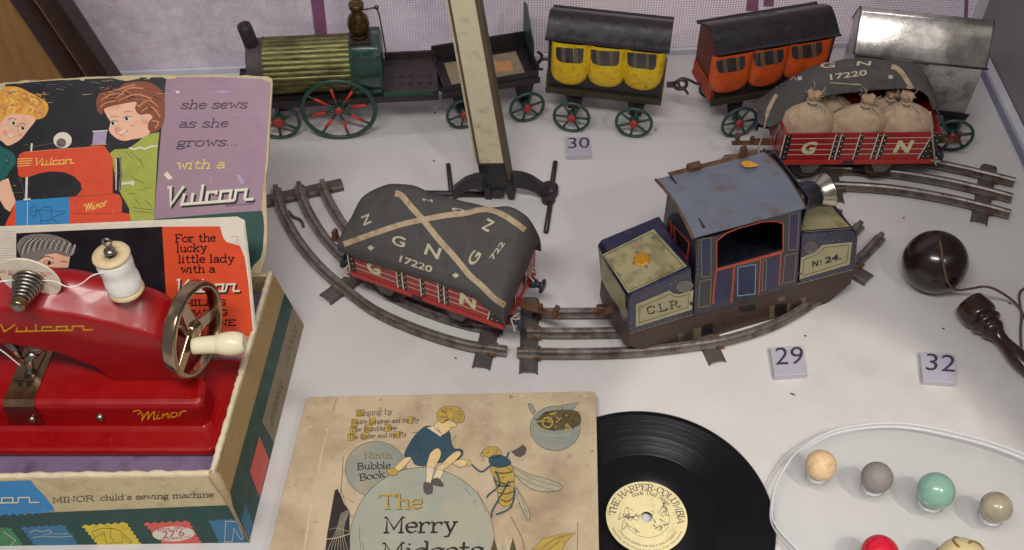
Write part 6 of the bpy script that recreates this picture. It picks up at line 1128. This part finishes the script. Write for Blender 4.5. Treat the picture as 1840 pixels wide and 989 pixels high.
# ---- record, its left edge under the cover
ZR = .42; rc = az(1162, 929, ZR); RR = (az(1392, 929, ZR) - rc).length
def vinyl():
    m = bpy.data.materials.new('black shellac'); m.use_nodes = True; nt = m.node_tree; N_ = nt.nodes; L = nt.links; b = N_['Principled BSDF']
    b.inputs['Base Color'].default_value = (.004, .004, .005, 1); b.inputs['Roughness'].default_value = .2
    tg = N_.new('ShaderNodeTangent'); tg.direction_type = 'RADIAL'; tg.axis = 'Z'; L.new(tg.outputs[0], b.inputs['Tangent'])
    tc = N_.new('ShaderNodeTexCoord'); sp_ = N_.new('ShaderNodeVectorMath'); sp_.operation = 'LENGTH'; mp = N_.new('ShaderNodeMapping'); mp.inputs['Scale'].default_value = (1, 1, 0); L.new(tc.outputs['Object'], mp.inputs[0]); L.new(mp.outputs[0], sp_.inputs[0])
    wv = N_.new('ShaderNodeTexNoise'); wv.noise_dimensions = '1D'; wv.inputs['Scale'].default_value = 2600; L.new(sp_.outputs['Value'], wv.inputs['W']); bp = N_.new('ShaderNodeBump'); bp.inputs['Strength'].default_value = .15; bp.inputs['Distance'].default_value = .0002; L.new(wv.outputs['Fac'], bp.inputs['Height']); L.new(bp.outputs[0], b.inputs['Normal'])
    b.inputs['Specular IOR Level'].default_value = .4
    return m
trc = thing('record', 'black shellac record with cream label, half under the picture book', 'record', (rc.x, rc.y, 0))
mb = MB(); up = Vector((0, 0, 1)); z0 = Vector((rc.x, rc.y, 0)); mb.lathe(z0, up, [(.26, .32), (.26, RR - .1), (.32, RR), (.38, RR), (.42, RR - .12), (.405, RR - .3)], 160, caps=False); mb.lathe(z0, up, [(.40, 3.9), (.40, .32), (.26, .32)], 96, caps=False); mb.lathe(z0, up, [(.405 - (.0046 if k_i % 2 else 0), RR - .3 - (RR - 4.2) * k_i / 250) for k_i in range(251)], 160, 0, False, False)
rec = mb.build('disc', trc, vinyl()); pass
LR = (az(1235, 929, ZR) - rc).length; mb = MB(); mb.lathe(z0, up, [(.408, .32), (.412, .36), (.412, LR - .03), (.404, LR)], 64, caps=False); lab = mb.build('label', trc, ink('record label cream', sr(224, 210, 158), .6, .05, 1.5))
mb = MB(); RS = lambda x, y, l=0.0: z0 + Vector((x, y, .413 + l)); rot = math.radians(0)
GLc = GL
def arc_text(s, r, a0, a1, xh, wd, mi=0):
    st, tot = glyphs(s)
    def pl(x, y): t = math.radians(a0 + (a1 - a0) * x / tot); rr_ = r + xh / 10 * y; return (rr_ * math.cos(t), rr_ * math.sin(t))
    pens(st, pl, wd, mb, RS, mi, .004, (.4, .45))
def arc_low(s, r, a0, a1, h): ringtext(mb, RS, s, r, math.radians(a0), math.radians(a1), h, 0, .004)
arc_text('THE HARPER-COLUMBIA', LR * .76, 176, -14, .24, .055); arc_text('Book That Sings', LR * .62, 118, 30, .17, .032)
arc_low('LITTLE JACK HORNER AND SING A SONG OF SIXPENCE', LR * .82, 208, 330, -.14); arc_low('PRINTED AND MADE EXPRESSLY FOR THE BOOK', LR * .93, 200, 335, -.1)
mb.line(RS, ell(0, 0, LR * .56, LR * .56, 60, 0, math.radians(150), math.radians(395)), .02, 0, .003)
rnd = random.Random(5)
for cx, cy in ((-.95, .15), (-.8, -.35), (.75, .35), (.55, -.45)):
    for k in range(9): a = rnd.uniform(0, 6.28); pts = [(cx + .32 * math.cos(a), cy + .3 * math.sin(a))]; pts += [(pts[0][0] + rnd.uniform(-.3, .3), pts[0][1] + rnd.uniform(-.3, .3)) for _ in range(2)]; mb.line(RS, smooth(pts, 4), .028, 0, .003 + .0003 * k)
mb.build('lettering', lab, ink('label ink', sr(58, 56, 74), .6), fix=False)
# ================================================================== CLEAR PLATE WITH MARBLES
def clear(name, col, rough=.02, extra=0.0):
    m = bpy.data.materials.new(name); m.use_nodes = True; nt = m.node_tree; N_ = nt.nodes; L = nt.links; N_.remove(N_['Principled BSDF'])
    tr = N_.new('ShaderNodeBsdfTransparent'); tr.inputs[0].default_value = (*col, 1); gl = N_.new('ShaderNodeBsdfGlossy'); gl.inputs['Roughness'].default_value = rough
    lw = N_.new('ShaderNodeFresnel'); lw.inputs[0].default_value = 1.49; mx = N_.new('ShaderNodeMixShader'); L.new(lw.outputs[0], mx.inputs[0]); L.new(tr.outputs[0], mx.inputs[1]); L.new(gl.outputs[0], mx.inputs[2])
    df = N_.new('ShaderNodeBsdfDiffuse'); df.inputs[0].default_value = (.9, .91, .92, 1); m2 = N_.new('ShaderNodeMixShader'); m2.inputs[0].default_value = extra; L.new(mx.outputs[0], m2.inputs[1]); L.new(df.outputs[0], m2.inputs[2]); L.new(m2.outputs[0], N_['Material Output'].inputs[0]); return m
m_acr = clear('clear acrylic', (.985, .99, .99), .02, .1); m_rng = clear('clear ring', (.95, .96, .96), .06, .3); m_edge_glint = clear('painted white edge glint', (.97, .98, .98), .1, .6)
ZP = 1.3
out = [(1399, 860), (1388, 905), (1394, 942), (1437, 990), (1492, 1040), (1580, 1090), (1690, 1110), (1800, 1100), (1900, 1040), (1940, 960), (1915, 870), (1860, 825), (1802, 800), (1738, 781), (1653, 763), (1590, 759), (1526, 766), (1484, 779), (1432, 812)]
tpz = thing('clear_plate', 'rounded clear acrylic plate holding the marbles in front of number 32', 'display plate', az(1640, 930, 0))
pp = [az(x, y, ZP) for x, y in smooth(out, 8, True)]; mb = MB(); mb.slab(pp, (0, 0, -.5)); mb.build('plate', tpz, m_acr)
mb = MB(); mb.tube([q_ + Vector((0, 0, -.06)) for q_ in pp], .055, 8, closed=True); mb.tube([q_ + Vector((0, 0, -.46)) for q_ in pp], .06, 8, closed=True); mb.build('rim', tpz, m_edge_glint)  # whitish tubes added to draw the bright glint along the clear edge
cc = az(1660, 1120, 0); mb = MB(); mb.lathe(Vector((cc.x, cc.y, 0)), up, [(0, 1.8), (.2, 1.8), (.22, 1.4), (ZP - .52, 1.4)], 32); mb.build('foot', tpz, m_acr)
def marble(label, px, py, rpx, mats, ringed=True, swirl=False):
    d0 = az(px, py, ZP + 1.0); dep = (d0 - EYE).dot(FW); r = rpx * dep / FPX; c = az(px, py, ZP + .16 + r); dep = (c - EYE).dot(FW); r = rpx * dep / FPX * .985
    t = thing('marble', label, 'marble', (c.x, c.y, c.z - r), 'marbles shown on clear rings')
    mb = MB(); mb.ball(c, r, 40, 24); b = mb.build('ball', t, mats[0])
    if swirl:
        mb = MB()
        for k in range(5):
            a0 = k * 1.25; P = []
            for j in range(24): tt_ = -1.2 + 2.4 * j / 23; an = a0 + tt_ * 1.1; P.append(c + Vector((math.cos(tt_) * math.cos(an), math.cos(tt_) * math.sin(an), math.sin(tt_))) * (r * 1.0))
            mb.tube(P, .07, 6)
        mb.build('swirl', b, mats[1])
    rg = thing('marble_ring', 'small clear ring under the ' + label.split(' marble')[0] + ' marble', 'ring', (c.x, c.y, ZP)); mb = MB(); ri = r * .62
    mb.lathe(Vector((c.x, c.y, ZP + .01)), up, [(0, ri - .1), (0, ri + .16), (.2, ri + .14), (.26, ri + .04), (.2, ri - .06), (0, ri - .1)], 36, caps=False); mb.build('ring', rg, m_rng)
marble('buff clay marble, leftmost on the clear plate', 1475, 836, 28, [mat('buff clay', sr(222, 190, 146), .55, 0, .08, 3, bump=.1, dirt=(sr(180, 140, 96), .35, 2.2))])
marble('grey stone marble between the buff one and the green one', 1576, 858, 28.5, [mat('grey stone', sr(138, 130, 126), .6, 0, .08, 5, bump=.15)])
marble('pale green glass marble', 1682, 882, 33.5, [mat('green opaque glass', sr(132, 172, 154), .3, 0, .06, 1.5, coat=.4, chips=(sr(160, 200, 180), .72, 2.5))])
marble('olive grey marble with a pale patch at right', 1790, 912, 28.5, [mat('veined agate', sr(158, 148, 126), .28, 0, .2, 1.2, coat=.3, dirt=(sr(206, 194, 170), .5, .8))])
marble('bright red marble at the lower edge', 1581, 995, 34, [mat('bright red glass', sr(206, 24, 50), .25, 0, .1, 2, coat=.4)])
marble('cream and gold swirled marble at the lower edge', 1728, 1012, 46, [mat('cream swirl glass', sr(214, 196, 148), .15, 0, .1, 1, coat=.5), mat('gold swirl', sr(150, 116, 52), .3, .2, .2, 2)], swirl=True)
# ================================================================== CUP AND BALL
m_dwood = mat('dark polished wood', sr(34, 22, 19), .25, 0, .2, 1.2, coat=.35, bump=.04)
m_cord = mat('brown cord', sr(96, 76, 60), .85, 0, .15, 8, bump=.4, bscale=20)
bc = az(1680, 471, 2.0); tcb = thing('cup_and_ball', 'dark wooden cup and ball toy joined by a brown cord', 'cup and ball', (bc.x, bc.y, 0))
mb = MB(); mb.ball(bc, 2.0, 56, 32); mb.build('ball', tcb, m_dwood)
h0, h1 = az(1741, 545, 1.15), az(1846, 662, .75); hd = (h1 - h0).normalized(); mb = MB()
pr = [(.25, .3), (0, .7), (-.04, .84), (.0, .94), (.2, 1.0), (.8, 1.06), (1.15, 1.04), (1.3, .88), (1.36, .84), (1.5, .94), (1.72, .94), (1.84, .78), (1.95, .7), (2.15, .74), (2.35, .66), (2.7, .46), (3.2, .4), (3.8, .48), (4.4, .56), (5.2, .5), (6.2, .36), (7.0, .28)]
mb.lathe(h0, hd, smooth(pr, 3), 40); hnd = mb.build('handle', tcb, mat('brown turned wood', sr(48, 29, 22), .25, 0, .25, 1.2, coat=.35, stretch=(1, 1, 1)))
zc_ = Z(1540, 380, 3.09); pts = [((460, 165), None), ((470, 230), None), ((482, 310), None), ((500, 385), None), ((530, 425), None), ((570, 437), 1.1), ((640, 428), 1.6), ((700, 418), 2.45), ((760, 430), 2.3), ((830, 470), 1.2), ((880, 510), .5), ((912, 552), .25), ((935, 600), .2)]
path = []
skb = Skin((lambda m: (m.ball(bc, 2.06, 40, 24), m)[1])(MB()))
for pt, z in pts: x, y = zc_(pt)[0]; path.append(tuple(skb(x, y, .02) if z is None else az(x, y, z)))
mb = MB(); mb.tube(smooth(path, 6), .075, 8)
mb.tube(smooth([tuple(az(*zc_(pt)[0], .2)) for pt in ((950, 425), (925, 430), (905, 450), (900, 480), (908, 540), (914, 580), (908, 660), (912, 760), (922, 860))], 5), .085, 8)
e = az(*zc_((922, 870))[0], .2)
for d in ((.1, -.5), (-.1, -.55), (.2, -.4), (.0, -.7)): mb.tube([e + Vector((0, .2, 0)), e + Vector((d[0], d[1], -.05))], .04, 6)
mb.build('cord', tcb, m_cord)
# ================================================================== NUMBER TILES
m_tile = mat('frosted clear tile', sr(214, 214, 222), .25, 0, .02, 1, trans=.35); i_lbl = ink('lilac grey tile face', sr(176, 174, 188), .4, .04, 1); i_num = ink('number charcoal', sr(62, 58, 72), .5, .03, 1)
def tile(label, c4, n, tb_, face):
    zt_ = .45; P = [az(x, y, zt_) for x, y in c4]; t = thing('number_tile', label, 'number tile', (sum(P, Vector()) / 4) - Vector((0, 0, zt_)), 'numbered display tiles')
    mb = MB(); mb.slab(P, (0, 0, -zt_)); bd_ = mb.build('block', t, m_tile, bevel=.04)
    S = Plane((0, 0, zt_), (0, 0, 1)); mb = MB(); mb.paint(S, face, 0, .006); print_sans(mb, S, n, *tb_, 1, .012, .0); mb.build('face', bd_, [i_lbl, i_num], fix=False)
tile('small clear tile numbered 30 in front of the yellow carriage', [(1017, 246), (1058, 245), (1062, 278), (1018, 280)], '30', ((1021, 267), (1059, 266), (0, -19)), [(1019, 248), (1057, 247), (1060, 277), (1020, 278)])
tile('small clear tile numbered 29 in front of the blue locomotive', [(1384, 624), (1443, 621), (1451, 672), (1392, 676)], '29', ((1393, 656), (1443, 654), (0, -31)), [(1391, 629), (1441, 626), (1449, 671), (1394, 674)])
tile('small clear tile numbered 32 below the dark wooden ball', [(1654, 632), (1716, 636), (1720, 688), (1659, 684)], '32', ((1663, 665), (1716, 669), (2, -30)), [(1660, 636), (1714, 639), (1718, 686), (1661, 682)])
# ================================================================== WHITE POST ON AN ARCHED FOOT
m_post = mat('chipped cream paint', sr(222, 212, 178), .55, 0, .05, 1, bump=.15, chips=(sr(92, 80, 66), .7, 2.2), dirt=(sr(180, 166, 130), .35, 1)); m_pdk = mat('brown bare wood edge', sr(98, 84, 66), .6, 0, .2, 2); m_foot = mat('dark iron foot', sr(58, 56, 58), .45, .4, .2, 2, bump=.15)
zp = Z(740, 230, 4.94)
tpo = thing('signal_post', 'tall chipped cream post leaning on a dark arched iron foot', 'post', az(900, 345, 0))
Pt, Pb = ay(831, 0, 55.4), ay(884, 296, 55.0); ext = (Pt - Pb).normalized(); Pt2 = Pb + ext * 24
fpz = Fr(Pb, Vector((1, -.12, 0)) - ext * Vector((1, -.12, 0)).dot(ext), ext); wt, wb2 = .72, .88
def post(u0, u1, v0, v1, k=.82): return [[fpz(u0, v0, 0), fpz(u1, v0, 0), fpz(u1, v1, 0), fpz(u0, v1, 0)], [fpz(u0 * k, v0, 24), fpz(u1 * k, v0, 24), fpz(u1 * k, v1, 24), fpz(u0 * k, v1, 24)]]
mb = MB(); mb.rings(post(-.84, .8, 0, .9), 0, False); pst = mb.build('post', tpo, m_post, bevel=.06)
mb = MB(); mb.rings(post(-1.18, -1.02, .2, 1.1), 0, False); mb.build('side_strip', tpo, m_post); mb = MB(); mb.rings(post(-1.0, -.86, .05, 1.0), 0, False); mb.build('side_strip', tpo, m_pdk)
mb = MB(); mb.rings([[fpz(.83, .0, -2.6), fpz(1.12, .1, -2.6), fpz(1.12, 1.0, -2.6), fpz(.83, .9, -2.6)], [fpz(.7, .0, 24), fpz(.86, .1, 24), fpz(.86, 1.0, 24), fpz(.7, .9, 24)]], 0, False); mb.build('side_strip', tpo, m_pdk)
mb = MB(); mb.rings([[fpz(-1.05, -.12, -2.4), fpz(.95, -.12, -2.4), fpz(.95, .95, -2.4), fpz(-1.05, .95, -2.4)], [fpz(-.95, -.1, .12), fpz(.86, -.1, .12), fpz(.86, .95, .12), fpz(-.95, .95, .12)]], 0, False); mb.box(fpz, -.3, .5, -.4, -.1, -2.7, -2.1); mb.box(fpz, .75, 1.25, -.35, .6, -2.9, -1.5); mb.box(fpz, -.85, -.35, -.3, .6, -3.0, -1.8); mb.build('socket', tpo, m_foot, bevel=.08)
def arch(pts, zs, r): return smooth([tuple(az(*zp(pt)[0], z)) for pt, z in zip(pts, zs)], 5)
mb = MB()
for pts, zs in ((((640, 470), (560, 455), (480, 480), (410, 530), (365, 570)), (2.4, 2.2, 1.6, .9, .4)), (((890, 440), (980, 445), (1080, 480), (1160, 535), (1225, 590)), (2.4, 2.2, 1.7, 1.0, .4))):
    P = arch(pts, zs, 0); mb.sweep(P, [(-.3, -.75), (.3, -.75), (.34, .35), (-.34, .35)], 0)
mb.build('arch', tpo, m_foot, bevel=.08)
for a, b, r in (((322, 322), (350, 570), .17), ((118, 582), (660, 592), .22), ((1275, 300), (1238, 545), .18), ((1238, 620), (1190, 925), .18)):
    A, B_ = az(*zp(a)[0], .2), az(*zp(b)[0], .2); mb = MB(); mb.tube([A, A.lerp(B_, .02), B_], [r * .7, r, r], 12); mb.build('foot_bar', tpo, m_foot)
mb = MB(); mb.lathe(az(*zp((1222, 585))[0], 0), up, [(0, .62), (.7, .6), (.85, .4)], 16); mb.lathe(az(*zp((1212, 650))[0], 0), up, [(0, .5), (.6, .45)], 14); mb.build('foot_boss', tpo, m_foot, bevel=.05)
# ================================================================== CRUMBS ON THE BOARD
m_cr = mat('dark crumb', sr(70, 62, 56), .8)
for i, (x, y, a) in enumerate(((861, 642, 3), (817, 643, 1.4), (1420, 707, 3), (778, 289, 1.5), (1693, 590, 1.5), (1445, 603, 1.5), (1176, 233, 1.6), (779, 202, 2), (1622, 391, 1.4), (1812, 545, 1.4))):
    o_ = MB(); p0 = az(x, y, .05); o_.tube([p0, p0 + Vector((.05 * a, -.02 * a, 0)), p0 + Vector((.09 * a, -.05 * a, .01))], [.03, .05, .02], 6); ob = o_.build('crumb', None, m_cr, loc=p0)
    tag(ob, ['tiny dark fibre just below the left track', 'dark speck left of the fibre below the track', 'thin dark fibre near tile 29', 'speck left of the white post', 'speck between ball and tile 32', 'speck above tile 29', 'speck right of the yellow carriage wheel', 'dark crumb beside the tender', 'speck above the dark wooden ball', 'speck beside the cord of the cup and ball'][i], 'crumb')
